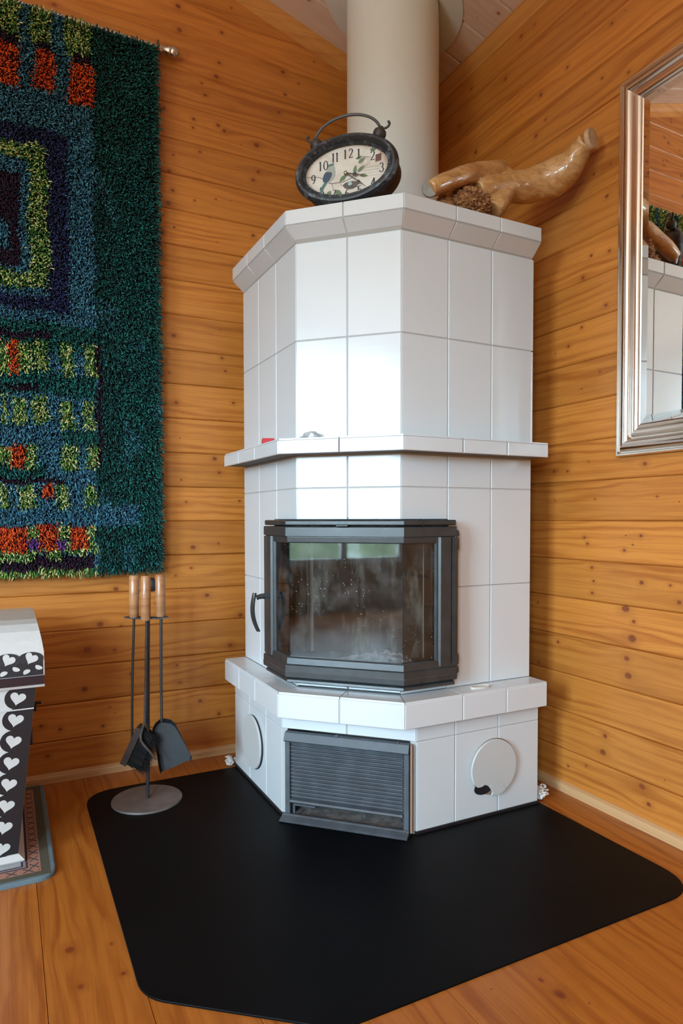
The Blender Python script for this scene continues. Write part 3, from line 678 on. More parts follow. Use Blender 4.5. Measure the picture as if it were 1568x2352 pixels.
disc_obj(ring_(.0850), 2, (-.1785, .152), DB + .0005, .003, 'cover_socket', simple('brown_cover_ring', (.26, .16, .11), .85)); disc_obj([(u * .034 - .036, v * .020 - .058) for u, v in arc_unit()], 2, (-.183, .152), DB + .0035, .001, 'hole_shade_disc', M_BLACK)  # brown disc set off-centre; black disc puts the hole's shade into colour
disc_obj(disc(None, 2, .0845, notch), 2, (-.183, .152), DB + .006, .006, 'round_cover', M_COVER, label='chipped round white cover')
disc_obj([(-.004, -.0775), (-.018, -.0555), (-.012, -.0515), (.030, -.0535), (.042, -.0735), (.025, -.0825), (.008, -.0850)], 2, (-.183, .152), DB + .0075, .006, 'cover_shard', M_COVER)
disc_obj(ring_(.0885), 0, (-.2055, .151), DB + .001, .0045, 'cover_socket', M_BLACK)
disc_obj(ring_(.0885), 0, (-.203, .152), DB + .006, .006, 'round_cover', M_COVER)

# ------------------------------------------------------------------ flue
FC = (-.200, -.197); FR = .1655
zc = ceil_z(FC[0])
flue = empty('flue_pipe', (FC[0], FC[1], ZCT), 'thick white round flue pipe rising from the fireplace top to the ceiling', 'flue')
m = MB().lathe([(FR, ZCT - .0015), (FR, zc + .05)], (FC[0], FC[1], 0), 96); obj('pipe', m, M_FLUE, flue)
m = MB(); L = []
for r, h in ((.168, -.004), (.250, -.004), (.250, .0), (.250, .0005)):
    L.append([(FC[0] + r * math.cos(a), FC[1] + r * math.sin(a), ceil_z(FC[0] + r * math.cos(a)) + h) for a in np.linspace(0, 2 * math.pi, 97)[:-1]])
m.loops(L, smooth=False, caps=False); obj('ceiling_collar', m, M_COLLAR, flue)

# ------------------------------------------------------------------ floor sheet
def round_poly(pts, rs, seg=8):
    out = []; n = len(pts)
    for i in range(n):
        p = Vector((*pts[i], 0)); a = Vector((*pts[i - 1], 0)); b = Vector((*pts[(i + 1) % n], 0)); r = rs[i]
        if r <= 0: out.append((p.x, p.y)); continue
        da, db = (a - p).normalized(), (b - p).normalized()
        for t in np.linspace(0, 1, seg + 1):
            A = p + da * r * (1 - t); B = p + db * r * t; q = A.lerp(B, t); out.append((q.x, q.y))
    return out
pl = round_poly([(-1.262, -.016), (-1.262, -1.045), (-.965, -1.283), (.010, -1.283), (.002, -.016)], [.11, .05, .05, .11, .01])
m = MB(); ins = [(x * .999 + -.6 * .001, y * .999 - .6 * .001) for x, y in pl]
m.loops([[(x, y, .0002) for x, y in pl], [(x, y, .0030) for x, y in pl], [(x, y, .0040) for x, y in ins]], smooth=False)
lone('floor_sheet', m, M_MAT, (-.62, -.65, 0), 'black floor protection sheet with rounded corners under the fireplace', 'floor sheet')

# ------------------------------------------------------------------ frayed cord ends beside the fireplace
def cord(loc, h, label):
    m = MB()
    for q in range(22):
        p = Vector(loc) + Vector((random.uniform(-.008, .008), random.uniform(-.008, .008), .005)); pts = [p.copy()]
        d = Vector((random.uniform(-.6, .6), random.uniform(-.6, .6), random.uniform(.5, 1.3)))
        for s_ in range(9):
            p = p + d.normalized() * h * .16; d = d.normalized() + Vector((random.uniform(-1, 1), random.uniform(-1, 1), random.uniform(-1.0, 1.0))) + (Vector(loc) + Vector((0, 0, h * .55)) - p) * 22
            p.z = max(p.z, .0065 + loc[2]); pts.append(p.copy())
        m.tube(pts, random.uniform(.0025, .0040), 5)
    lone('cord_end', m, M_ROPE, loc, label, 'cord')
cord((.034, -.716, .0), .045, 'frayed white cord end on the floor at the right foot of the fireplace')
cord((-.762, .014, .0), .030, 'small frayed white cord end at the left foot of the fireplace')

# ------------------------------------------------------------------ things on the ledges
mbx = empty('matchbox', (-.752, -.37, ZST + .0045), 'small red matchbox at the left end of the middle shelf', 'matchbox', rz=math.radians(72))
obj('box_sleeve', MB().box((-.030, -.018, 0), (.030, .018, .0150), .0008), simple('red_card', (.55, .02, .03), .5), mbx, local=True)
obj('striker_strip', MB().box((-.026, -.0186, .0030), (.026, -.0181, .0120)), simple('striker_grey', (.30, .26, .25), .8), mbx, local=True)
obj('tray', MB().box((.0301, -.0165, .0012), (.0306, .0165, .0138)), simple('grey_card', (.55, .53, .50), .7), mbx, local=True)
def film(name, loc, L_, W_, H_, label, cat, mat, seed):
    m = MB(); Ls = []; N = 22
    for i in range(N):
        u = i / (N - 1) * 2 - 1; l = []
        for j in range(14):
            a = 2 * math.pi * j / 14; w = math.sqrt(max(0.02, 1 - u * u)); k = 1 + .55 * mnoise.noise(Vector((u * 3.1 + seed, math.cos(a) * 1.8, math.sin(a) * 1.8)))
            l.append((u * L_ + .004 * math.sin(a * 3 + u * 9), math.cos(a) * W_ * w * k, max(0, H_ * (.5 + .5 * math.sin(a) * w * k) * (.55 + .45 * math.sin(u * 2.6 + 1)))))
        Ls.append(l)
    m.loops(Ls); o = obj(name, m, mat); o.location = loc; o.rotation_euler.z = -math.pi / 4; tag(o, label, cat)
pm = NT('clear_film'); pm.n.remove(pm.b); t1 = pm.n.new('ShaderNodeBsdfTransparent'); t2 = pm.n.new('ShaderNodeBsdfGlossy'); t2.inputs['Roughness'].default_value = .08
lw = pm.n.new('ShaderNodeLayerWeight'); lw.inputs[0].default_value = .45; mx = pm.n.new('ShaderNodeMixShader'); pm.l.new(lw.outputs[0], mx.inputs[0]); pm.l.new(t1.outputs[0], mx.inputs[1]); pm.l.new(t2.outputs[0], mx.inputs[2]); t3 = pm.n.new('ShaderNodeBsdfDiffuse'); t3.inputs[0].default_value = (.85, .87, .88, 1); mx2 = pm.n.new('ShaderNodeMixShader'); mx2.inputs[0].default_value = .35; pm.l.new(mx.outputs[0], mx2.inputs[1]); pm.l.new(t3.outputs[0], mx2.inputs[2]); pm.l.new(mx2.outputs[0], pm.out.inputs[0])
film('plastic_wrapper', (-.690, -.540, ZST + .0045), .040, .016, .022, 'crumpled clear plastic wrapper on the front of the middle shelf', 'wrapper', pm.m, 3)
m = MB(); L = []
for a in np.linspace(0, 2 * math.pi, 33)[:-1]:
    L.append([(.036 * math.cos(a) * (1 + q[0]), .0155 * math.sin(a) * (1 + q[0] * 1.6), q[1]) for q in ((0, 0), (.0, .0045), (-.10, .0055), (-.22, .003), (-.22, 0))])
L.append(L[0]); m.loops(L, caps=False, smooth=True)
m.add([(.034 * math.cos(a), .0140 * math.sin(a), .0015) for a in np.linspace(0, 2 * math.pi, 33)[:-1]], [tuple(range(32))])
o = obj('oval_dish', m, simple('cream_ceramic', (.62, .58, .53), .4)); o.location = (-.226, -.742, ZHT + .0005); tag(o, 'flat cream oval dish on the right side of the lower ledge', 'dish')

# ------------------------------------------------------------------ clock on top
TOP = ZCT
kk = -1.166 / 2
clk = empty('mantel_clock', (kk - .008 / R2, kk + .008 / R2, TOP), 'oval vintage mantel clock with dark rim and bird on its dial, on the fireplace', 'clock', rz=-math.pi / 4)
CA, CBB, CZ = .153, .098, .1130
def ell(a, b, y, n=72, cz=CZ): return [(a * math.cos(2 * math.pi * k / n), y, cz + b * math.sin(2 * math.pi * k / n)) for k in range(n)]
def rim_mat():
    n = NT('brushed_black_rim'); t = n.tex(); f = n.noise(n.vm('MULTIPLY', t, (30., 30., 30.)), 1.5, 4, .6)
    g = n.noise(t, 70, 5, .7)
    return n.set(col=n.mix(n.rng(n.math('MULTIPLY', f, g), .24, .42), (.022, .024, .028), (.16, .185, .215)), rough=.48, nrm=n.bump(g, .3, .002))
M_RIM = rim_mat()
prof = [(-.028, .012), (-.029, -.002), (-.026, -.006), (-.022, -.004), (-.019, -.010), (-.012, -.016), (-.006, -.015), (-.003, -.010), (.0, -.006), (.003, .0), (.002, .008), (-.004, .014)]
m = MB(); m.loops([ell(CA + s_, CBB + s_, y) for s_, y in prof], caps=False); obj('rim', m, M_RIM, clk, local=True)
m = MB(); m.loops([ell(CA - .006, CBB - .006, .010), ell(CA - .004, CBB - .004, .016), ell(CA - .006, CBB - .006, .070), ell(CA - .014, CBB - .014, .076), ell(.002, .002, .077)], caps=False); obj('case', m, simple('rusty_brown_case', (.075, .040, .028), .55, var=.4), clk, local=True)
m = MB(); m.loops([ell(CA - .027, CBB - .021, -.004), ell(CA - .0285, CBB - .0235, .0065)], caps=False); obj('inner_bezel', m, simple('dark_brown_bezel', (.035, .022, .018), .5), clk, local=True)
def dial_mat():
    n = NT('aged_paper_dial'); t = n.tex(); g = n.noise(t, 22, 4)
    P = n.xyz(t); r = n.math('ADD', n.math('POWER', n.math('DIVIDE', P[0], .125), 2.), n.math('POWER', n.math('DIVIDE', n.math('SUBTRACT', P[2], CZ), .076), 2.))
    c = n.mix(n.rng(g, .35, .7), (.70, .665, .60), (.60, .54, .46)); c = n.mix(n.rng(n.math('ADD', r, n.math('MULTIPLY', g, .3)), .75, 1.25, 0, .75), c, (.45, .25, .14))
    return n.set(col=c, rough=.6)
m = MB(); m.loops([ell(.1265, .0785, .0062), ell(.0015, .001, .0061)], caps=False, smooth=False); obj('dial', m, dial_mat(), clk, local=True)
DY = .0054
def ribbon(m, pts, w, y=DY, n=None):
    """flat stroke through pts (u, z) with widths w"""
    P = [Vector((p[0], p[1])) for p in pts]; ws = w if isinstance(w, (list, tuple)) else [w] * len(P); A = []; B = []
    for i, p in enumerate(P):
        d = (P[min(i + 1, len(P) - 1)] - P[max(i - 1, 0)]); d = d.normalized() if d.length > 0 else Vector((1, 0)); q = Vector((-d.y, d.x)) * ws[i] / 2
        A.append((p.x + q.x, y, p.y + q.y)); B.append((p.x - q.x, y, p.y - q.y))
    k = len(P); m.add(A + B, [(i, i + 1, k + i + 1, k + i) for i in range(k - 1)]); return m
def arc(cx, cz, rx, rz, a0, a1, n=14): return [(cx + rx * math.cos(math.radians(a)), cz + rz * math.sin(math.radians(a))) for a in np.linspace(a0, a1, n)]
def thick(pts, lo, hi, cxf=None):
    out = []
    for i in range(len(pts)):
        a, b = pts[max(i - 1, 0)], pts[min(i + 1, len(pts) - 1)]; dx, dz = abs(b[0] - a[0]), abs(b[1] - a[1]); out.append(lo + (hi - lo) * (dz / (dx + dz + 1e-9)) ** 1.5)
    return out
def digit(m, ch, x, z, s_):
    T = lambda pts: [(x + p[0] * s_ * .92, z + p[1] * s_) for p in pts]
    lo, hi = .055 * s_, .155 * s_
    strokes = {'0': [arc(0, 0, .24, .48, 0, 360, 26)], '1': [[(.0, -.48), (.0, .48)], [(-.12, .34), (.0, .47)], [(-.10, -.48), (.10, -.48)]],
               '2': [arc(0, .24, .20, .24, 170, -40, 16) + [(.05, -.1), (-.22, -.46)], [(-.22, -.45), (0, -.43), (.14, -.47), (.24, -.36)]],
               '3': [arc(0, .25, .18, .23, 160, -90, 14), arc(0, -.22, .22, .26, 90, -165, 16)], '4': [[(.10, -.48), (.10, .48)], [(.10, .46), (-.24, -.16)], [(-.26, -.17), (.26, -.17)]],
               '5': [[(-.16, .46), (.18, .46)], [(-.16, .46), (-.18, .06)], arc(0, -.16, .22, .30, 130, -160, 18)], '6': [arc(0, -.18, .21, .28, 0, 360, 24), arc(.16, -.1, .36, .56, 180, 100, 12)],
               '7': [[(-.22, .44), (.22, .44)], [(.22, .44), (.02, .0), (-.04, -.48)]], '8': [arc(0, .25, .17, .22, 0, 360, 20), arc(0, -.23, .22, .25, 0, 360, 22)],
               '9': [arc(0, .18, .21, .28, 0, 360, 24), arc(-.16, .1, .36, .56, 0, -80, 12)]}[ch]
    for st in strokes: P = T(st); ribbon(m, P, thick(P, lo, hi))
def numeral(txt, x, z, s_=.0265):
    m = MB(); w = .62 * s_ * (.72 if txt == '11' else 1)
    for i, ch in enumerate(txt): digit(m, ch, x + (i - (len(txt) - 1) / 2) * w, z, s_)
    obj('numeral', m, M_INK, clk, local=True)
M_INK = simple('dial_ink', (.030, .026, .030), .6)
for txt, x, z in (('9', -.101, .100), ('10', -.071, .1380), ('11', -.034, .1560), ('12', .005, .1600), ('1', .037, .1560), ('2', .078, .1430), ('3', .104, .106), ('4', .080, .0640), ('5', .040, .0480), ('6', .002, .0440), ('7', -.037, .0480), ('8', -.075, .0620)):
    numeral(txt, x, z + (.000 if z > .1 else .004))
m = MB()
for k in range(60):
    a = 2 * math.pi * k / 60; u, v = math.cos(a), math.sin(a); ribbon(m, [(.1165 * u, CZ + .0700 * v), ((.1195 if k % 5 else .1215) * u, CZ + (.0720 if k % 5 else .0735) * v)], .0011)
o = obj('minute_marks', m, M_INK, clk, local=True); o['kind'] = 'stuff'
def leaf(m, x, z, L, w, a, y=DY + .0002):
    ca, sa = math.cos(math.radians(a)), math.sin(math.radians(a)); pts = []
    for t in np.linspace(0, 1, 8): pts.append((t * L, w * math.sin(math.pi * t ** .8)))
    for t in np.linspace(1, 0, 8)[1:-1]: pts.append((t * L, -w * math.sin(math.pi * t ** .8)))
    m.add([(x + p[0] * ca - p[1] * sa, y, z + p[0] * sa + p[1] * ca) for p in pts], [tuple(range(len(pts)))])
lf = simple('leaf_green', (.14, .20, .11), .7)
for x, z, L, w, a in ((-.001, .1000, .026, .0065, 215), (.024, .100, .026, .0055, 80), (.033, .104, .028, .0055, 35), (-.048, .064, .030, .0075, 240), (-.036, .060, .026, .0075, -25), (.036, .128, .026, .006, 35), (.028, .142, .020, .004, 10), (.070, .160, .020, .005, 0), (-.026, .050, .020, .006, 250), (-.015, .045, .022, .005, 200), (.040, .095, .026, .005, -15)):
    m = MB(); leaf(m, x, z, L, w, a); obj('printed_leaf', m, lf, clk, local=True)
m = MB()
ribbon(m, [(-.118, .112), (-.095, .110), (-.080, .106), (-.066, .096)], .0016, DY + .0001); ribbon(m, [(-.054, .0865), (-.045, .0835), (-.025, .083), (-.010, .083), (.010, .088), (.020, .095), (.030, .104)], .0018, DY + .0001)
ribbon(m, [(-.045, .084), (-.042, .074), (-.038, .066)], .0012, DY + .0001); ribbon(m, [(-.020, .083), (-.016, .076), (-.012, .070)], .0013, DY + .0001); ribbon(m, [(.034, .155), (.046, .146), (.060, .143), (.076, .139)], .0010, DY + .0001)
obj('printed_branch', m, simple('branch_print', (.16, .14, .11), .7), clk, local=True)
def poly(m, pts, y): m.add([(x, y, z) for x, z in pts], [tuple(range(len(pts)))])
m = MB(); poly(m, [(-.056, .132), (-.052, .138), (-.044, .1395), (-.038, .136), (-.035, .128), (-.033, .116), (-.034, .104), (-.041, .094), (-.052, .088), (-.062, .088), (-.070, .096), (-.071, .106), (-.066, .116), (-.060, .122)], DY)
obj('printed_bird_body', m, simple('bird_pale', (.36, .40, .34), .7), clk, local=True)
m = MB(); poly(m, [(-.062, .119), (-.068, .113), (-.072, .103), (-.071, .092), (-.062, .087), (-.052, .093), (-.045, .104), (-.043, .114), (-.050, .117)], DY - .0002); obj('printed_bird_wing', m, simple('bird_blue', (.055, .08, .13), .7), clk, local=True)
m = MB(); poly(m, [(-.064, .092), (-.072, .084), (-.081, .066), (-.083, .060), (-.077, .060), (-.069, .072), (-.058, .088)], DY - .0001); poly(m, [(-.057, .131), (-.053, .1385), (-.044, .1405), (-.036, .1395), (-.040, .1345), (-.047, .134)], DY - .0003)
obj('printed_bird_tail', m, simple('bird_teal', (.08, .19, .18), .7), clk, local=True)
m = MB(); poly(m, [(-.012, .073), (-.005, .064), (.006, .0595), (.018, .059), (.030, .063), (.038, .073), (.030, .079), (.012, .081), (-.004, .079)], DY)
for q in range(26):
    a = random.uniform(0, 6.28); x, z = .013 + .020 * math.cos(a) * random.random(), .070 + .007 * math.sin(a); ribbon(m, [(x - .009, z + random.uniform(-.004, .004)), (x + .009, z + random.uniform(-.004, .004))], .0009, DY - .0001)
obj('printed_nest', m, simple('nest_print', (.14, .12, .11), .8), clk, local=True)
m = MB(); poly(m, [(p[0], p[1]) for p in arc(.011, .0745, .0062, .0052, 0, 345, 16)], DY - .0003); obj('printed_egg', m, simple('egg_blue', (.36, .55, .53), .6), clk, local=True)
m = MB(); poly(m, [(.086, .124), (.103, .126), (.104, .146), (.087, .144)], DY - .0001); obj('printed_stamp', m, simple('stamp_brown', (.20, .085, .06), .7), clk, local=True)
m = MB()
for i in range(3):
    for j in range(3): poly(m, [(.0895 + .005 * i, .1285 + .0055 * j), (.0925 + .005 * i, .1288 + .0055 * j), (.0927 + .005 * i, .1318 + .0055 * j), (.0897 + .005 * i, .1315 + .0055 * j)], DY - .0003)
o = obj('stamp_marks', m, simple('stamp_dark', (.06, .03, .025), .7), clk, local=True)
m = MB(); ribbon(m, arc(.056, .128, .014, .012, 0, 360, 30), .0006); ribbon(m, arc(.056, .128, .009, .008, 0, 360, 30), .0006)
for i in range(4): ribbon(m, [(.052 + t * .045, .112 - i * .008 + .0018 * math.sin(t * 60 + i * 2)) for t in np.linspace(0, 1, 40)], .0005)
obj('printed_script', m, simple('faded_print', (.36, .31, .28), .7), clk, local=True)
# hands and hub
M_HAND = simple('black_hand', (.02, .02, .022), .4)
m = MB(); ribbon(m, [(0, .1035), (.020, .0985)], .0030, -.001); ribbon(m, [(.020, .0985), (.026, .0970), (.034, .0950)], [.0028, .0115, .0035], -.001); ribbon(m, [(.034, .0950), (.055, .0895)], [.003, .001], -.001); obj('hour_hand', m, M_HAND, clk, local=True)
m = MB(); ribbon(m, [(0, .1035), (.034, .078)], [.0026, .0022], -.002); ribbon(m, [(.034, .078), (.039, .074), (.045, .0695)], [.0022, .0075, .0022], -.002); ribbon(m, [(.045, .0695), (.061, .056)], [.0022, .0008], -.002); obj('minute_hand', m, M_HAND, clk, local=True)
m = MB().lathe([(.0055, .006), (.0055, -.003), (.0042, -.006), (.0015, -.0072), (.0002, -.0074)], (0, 0, .1035), 16, 'Y'); obj('hand_hub', m, simple('brass_hub', (.35, .27, .16), .3, metal=1), clk, local=True)
# carrying handle, two domed finials with scrolls, feet
dk = simple('aged_dark_metal', (.040, .030, .027), .5, var=.3)
for sx in (-1, 1):
    bx, bz = sx * .092, CZ + .0835; tilt = sx * math.radians(18)
    q = MB().lathe([(.0135, -.004), (.0185, .004), (.0190, .013), (.0165, .020), (.010, .0245), (.0055, .027), (.0055, .031), (.0002, .032)], (0, 0, 0), 20)
    def tr(v, bx=bx, bz=bz, tilt=tilt): x, y, z = v; return (bx + x * math.cos(tilt) + z * math.sin(tilt), y + .018, bz - x * math.sin(tilt) + z * math.cos(tilt))
    q.v = [tr(v) for v in q.v]; fin = obj('finial', q, dk, clk, local=True)
    sp = [(0, 0, .026), (sx * .008, 0, .027), (sx * .015, 0, .030), (sx * .020, 0, .036), (sx * .0205, 0, .043), (sx * .0165, 0, .047), (sx * .0135, 0, .045)]
    q = MB().tube([tr(v) for v in sp], [.003, .003, .0032, .0034, .0036, .0040, .0036], 8); obj('scroll', q, dk, clk, local=True)
    for t in (-.008, .008):
        q = MB().tube([tr((t, 0, .002)), tr((t, 0, -.014))], .0035, 8); obj('finial_post', q, simple('worn_bluegrey_post', (.16, .19, .22), .4) if sx > 0 and t < 0 else dk, clk, local=True)
hp = [(-.092 - .004 + .0, .018, CZ + .1085)]
hp = [(.100 * math.cos(math.radians(a)) - .002, .018, CZ + .100 + .0635 * math.sin(math.radians(a))) for a in np.linspace(168, 12, 26)]
q = MB().tube(hp, .0042, 8); obj('carry_handle', q, simple('grey_brown_handle', (.085, .080, .078), .45), clk, local=True)
for fx in (-.06, .06):
    q = MB().lathe([(.011, 0), (.012, .006), (.007, .014), (.007, .034 + 0)], (fx, .036, 0), 14); obj('foot', q, dk, clk, local=True)

# ------------------------------------------------------------------ driftwood on top
def driftwood_mat(name, cols, rough, coat, bump):
    n = NT(name); t = n.tex('Object')
    st = n.noise(n.vm('MULTIPLY', t, (10., 26., 30.)), 2.2, 5, .6, .8); bl = n.noise(t, 11, 3)
    c = n.mix(n.rng(st, .35, .7), cols[0], cols[1]); c = n.mix(n.rng(bl, .52, .75, 0, .6), c, cols[2])
    return n.set(col=c, rough=rough, coat=coat, coatr=.08, nrm=n.bump(n.math('ADD', n.math('MULTIPLY', st, .6), bl), bump, .006))
M_DRIFT = driftwood_mat('varnished_driftwood', ((.60, .34, .135), (.42, .19, .055), (.22, .085, .025)), .38, .8, .45)
M_ROT = driftwood_mat('rotten_root_wood', ((.42, .20, .075), (.16, .055, .018), (.05, .018, .008)), .8, 0, 1.)
M_CUT = simple('grey_cut_end', (.27, .25, .22), .7, bump=.5, bsc=90, var=.18)
dw = empty('driftwood_ornament', (-.17, -.70, TOP), 'varnished twisted driftwood root with two cut ends, lying on the fireplace top', 'driftwood')
stub = [((-.401, -.727, 1.818), .0215), ((-.347, -.720, 1.851), .0265), ((-.279, -.710, 1.889), .0285), ((-.199, -.690, 1.926), .0300), ((-.118, -.672, 1.964), .0290), ((-.088, -.668, 1.980), .0215)]
spur = [((-.215, -.702, 1.868), .022), ((-.180, -.700, 1.880), .031), ((-.135, -.692, 1.893), .038), ((-.090, -.685, 1.906), .042)]
body = [((-.160, -.700, 1.818), .030), ((-.124, -.690, 1.868), .040), ((-.090, -.685, 1.906), .0445), ((-.030, -.690, 1.925), .0475), ((.014, -.705, 1.938), .0510), ((.055, -.740, 1.952), .0550), ((.072, -.775, 1.966), .0490), ((.077, -.800, 1.984), .0390), ((.076, -.825, 2.003), .0325), ((.078, -.842, 2.013), .0305)]
def resample(path, k=5):
    P = [Vector(p) for p, r in path]; Rr = [r for p, r in path]; out = []; ro = []
    for i in range(len(P) - 1):
        p0, p1, p2, p3 = P[max(i - 1, 0)], P[i], P[i + 1], P[min(i + 2, len(P) - 1)]
        for j in range(k):
            t = j / k; q = .5 * ((2 * p1) + (p2 - p0) * t + (2 * p0 - 5 * p1 + 4 * p2 - p3) * t * t + (3 * p1 - p0 - 3 * p2 + p3) * t ** 3); out.append(q); ro.append(Rr[i] + (Rr[i + 1] - Rr[i]) * t)
    out.append(P[-1]); ro.append(Rr[-1]); return out, ro
m = MB()
for path, seed in ((stub, 1), (body, 5), (spur, 9)):
    P, Rr = resample(path); base = len(m.v); m.tube(P, Rr, 28)
    for i in range(base, len(m.v)):
        v = Vector(m.v[i]); k = min(range(len(P)), key=lambda q: (P[q] - v).length_squared); d = (v - P[k]); a = mnoise.noise(v * 14 + Vector((seed, 0, 0))) * .13 + mnoise.noise(v * 38) * .05
        if k > 1 and k < len(P) - 2: v = v + d * a
        m.v[i] = tuple(v)
P, Rr = resample([((-.088, -.668, 1.985), .015), ((-.080, -.672, 1.955), .024), ((-.070, -.690, 1.925), .030)], 4); m.tube(P, Rr, 16)
P, Rr = resample([((.06, -.745, 1.955), .02), ((.095, -.752, 1.975), .013), ((.125, -.757, 1.992), .009)], 4); m.tube(P, Rr, 12)
o = obj('driftwood_trunk', m, M_DRIFT, dw)
for p in o.data.polygons: p.use_smooth = True
md = o.modifiers.new('Remesh', 'REMESH'); md.mode = 'VOXEL'; md.voxel_size = .004; md.use_smooth_shade = True
md = o.modifiers.new('Smooth', 'SMOOTH'); md.factor = .6; md.iterations = 4
def endcap(c, d, r, name, parent, th=.004, sq=1.):
    c, d = Vector(c), Vector(d).normalized(); a = d.cross(Vector((0, 0, 1))).normalized(); b = a.cross(d).normalized(); L = []
    for rr, h in ((r * .96, -.004), (r, 0), (r * .93, th), (r * .5, th + .0012), (.0003, th + .0012)):
        L.append([c + (a * math.cos(t) * rr + b * math.sin(t) * rr * sq) + d * h for t in np.linspace(0, 2 * math.pi, 33)[:-1]])
    return obj(name, MB().loops(L, caps=False), M_CUT, parent)
endcap((-.402, -.728, 1.8175), Vector((-.40, -.85, -.12)), .0225, 'cut_end', dw)
M_CUT2 = simple('pale_cut_end', (.52, .34, .20), .30, coat=.9, var=.15)
e2 = endcap((.084, -.850, 2.016), (.18, -1, .10), .0285, 'cut_end', dw, th=.010, sq=1.15); e2.data.materials[0] = M_CUT2
m = MB(); Ls = []
for i in range(72):
    th_ = math.pi * i / 71; l = []
    for j in range(110):
        a = 2 * math.pi * j / 110; n_ = Vector((math.sin(th_) * math.cos(a), math.sin(th_) * math.sin(a), math.cos(th_)))
        rr = 1 + .16 * mnoise.noise(n_ * 4.1) + .16 * mnoise.noise(n_ * 13) + .20 * mnoise.noise(n_ * 34)
        q = Vector((n_.x * .066 * rr, n_.y * .046 * rr, n_.z * .050 * rr)); w = Vector((-.235, -.694, 1.820)) + q; w.z = max(w.z, TOP + .0008)
        l.append(tuple(w))
    Ls.append(l)
m.loops(Ls, caps=False); obj('rotten_root', m, M_ROT, dw, label='crumbling brown root wood')
m = MB(); Ls = []
for i in range(22):
    th_ = math.pi * i / 15; l = []
    for j in range(24):
        a = 2 * math.pi * j / 24; n_ = Vector((math.sin(th_) * math.cos(a), math.sin(th_) * math.sin(a), math.cos(th_))); rr = 1 + .35 * mnoise.noise(n_ * 6 + Vector((3, 1, 2)))
        w = Vector((-.325, -.695, 1.800)) + Vector((n_.x * .032, n_.y * .02, n_.z * .026)) * rr; w.z = max(w.z, TOP + .0008); l.append(tuple(w))
    Ls.append(l)
m.loops(Ls, caps=False); obj('rotten_root', m, M_ROT, dw, label='crumbling brown root wood')

# ------------------------------------------------------------------ shaggy wall rug on its rod
rod = empty('curtain_rod', (-1.47, GY, 2.552), 'nickel rod with round finial carrying the shaggy rug, high on the left wall', 'rod')
RY = GY - .028
obj('rod_bar', MB().tube([(-2.02, RY, 2.552), (-.966, RY, 2.552)], .009, 14), M_NICKEL, rod)
for sx, x0 in ((1, -.966), (-1, -2.02)):
    m = MB().lathe([(.0125, 0), (.0125, .010), (.0095, .012), (.0105, .022), (.0150, .028), (.0165, .033), (.0165, .036), (.0135, .037), (.0165, .041), (.0185, .049), (.0170, .059), (.0110, .067), (.004, .070), (.0002, .071)], (0, 0, 0), 24, 'X')
    m.v = [(x0 + sx * x, RY + y, 2.552 + z) for x, y, z in m.v]; obj('finial', m, M_NICKEL, rod)
for x0 in (-.972, -2.0):
    m = MB().box((x0 - .004, RY - .012, 2.535), (x0 + .004, GY, 2.572), .001); obj('rod_bracket', m, simple('brown_bracket', (.12, .055, .02), .5), rod)
RX0, RX1, RZ0, RZ1, RYB = -1.965, -.982, .722, 2.538, GY - .040
rug = empty('shaggy_wall_rug', (-1.47, RYB, RZ0), 'deep pile wall rug in teal, blue, lime and orange blocks, hanging from the rod', 'rug')
obj('rug_backing', MB().box((RX0 + .004, RYB, RZ0 + .004), (RX1 - .004, RYB + .006, RZ1 + .004), .001), simple('rug_backing', (.03, .045, .05), .9), rug)
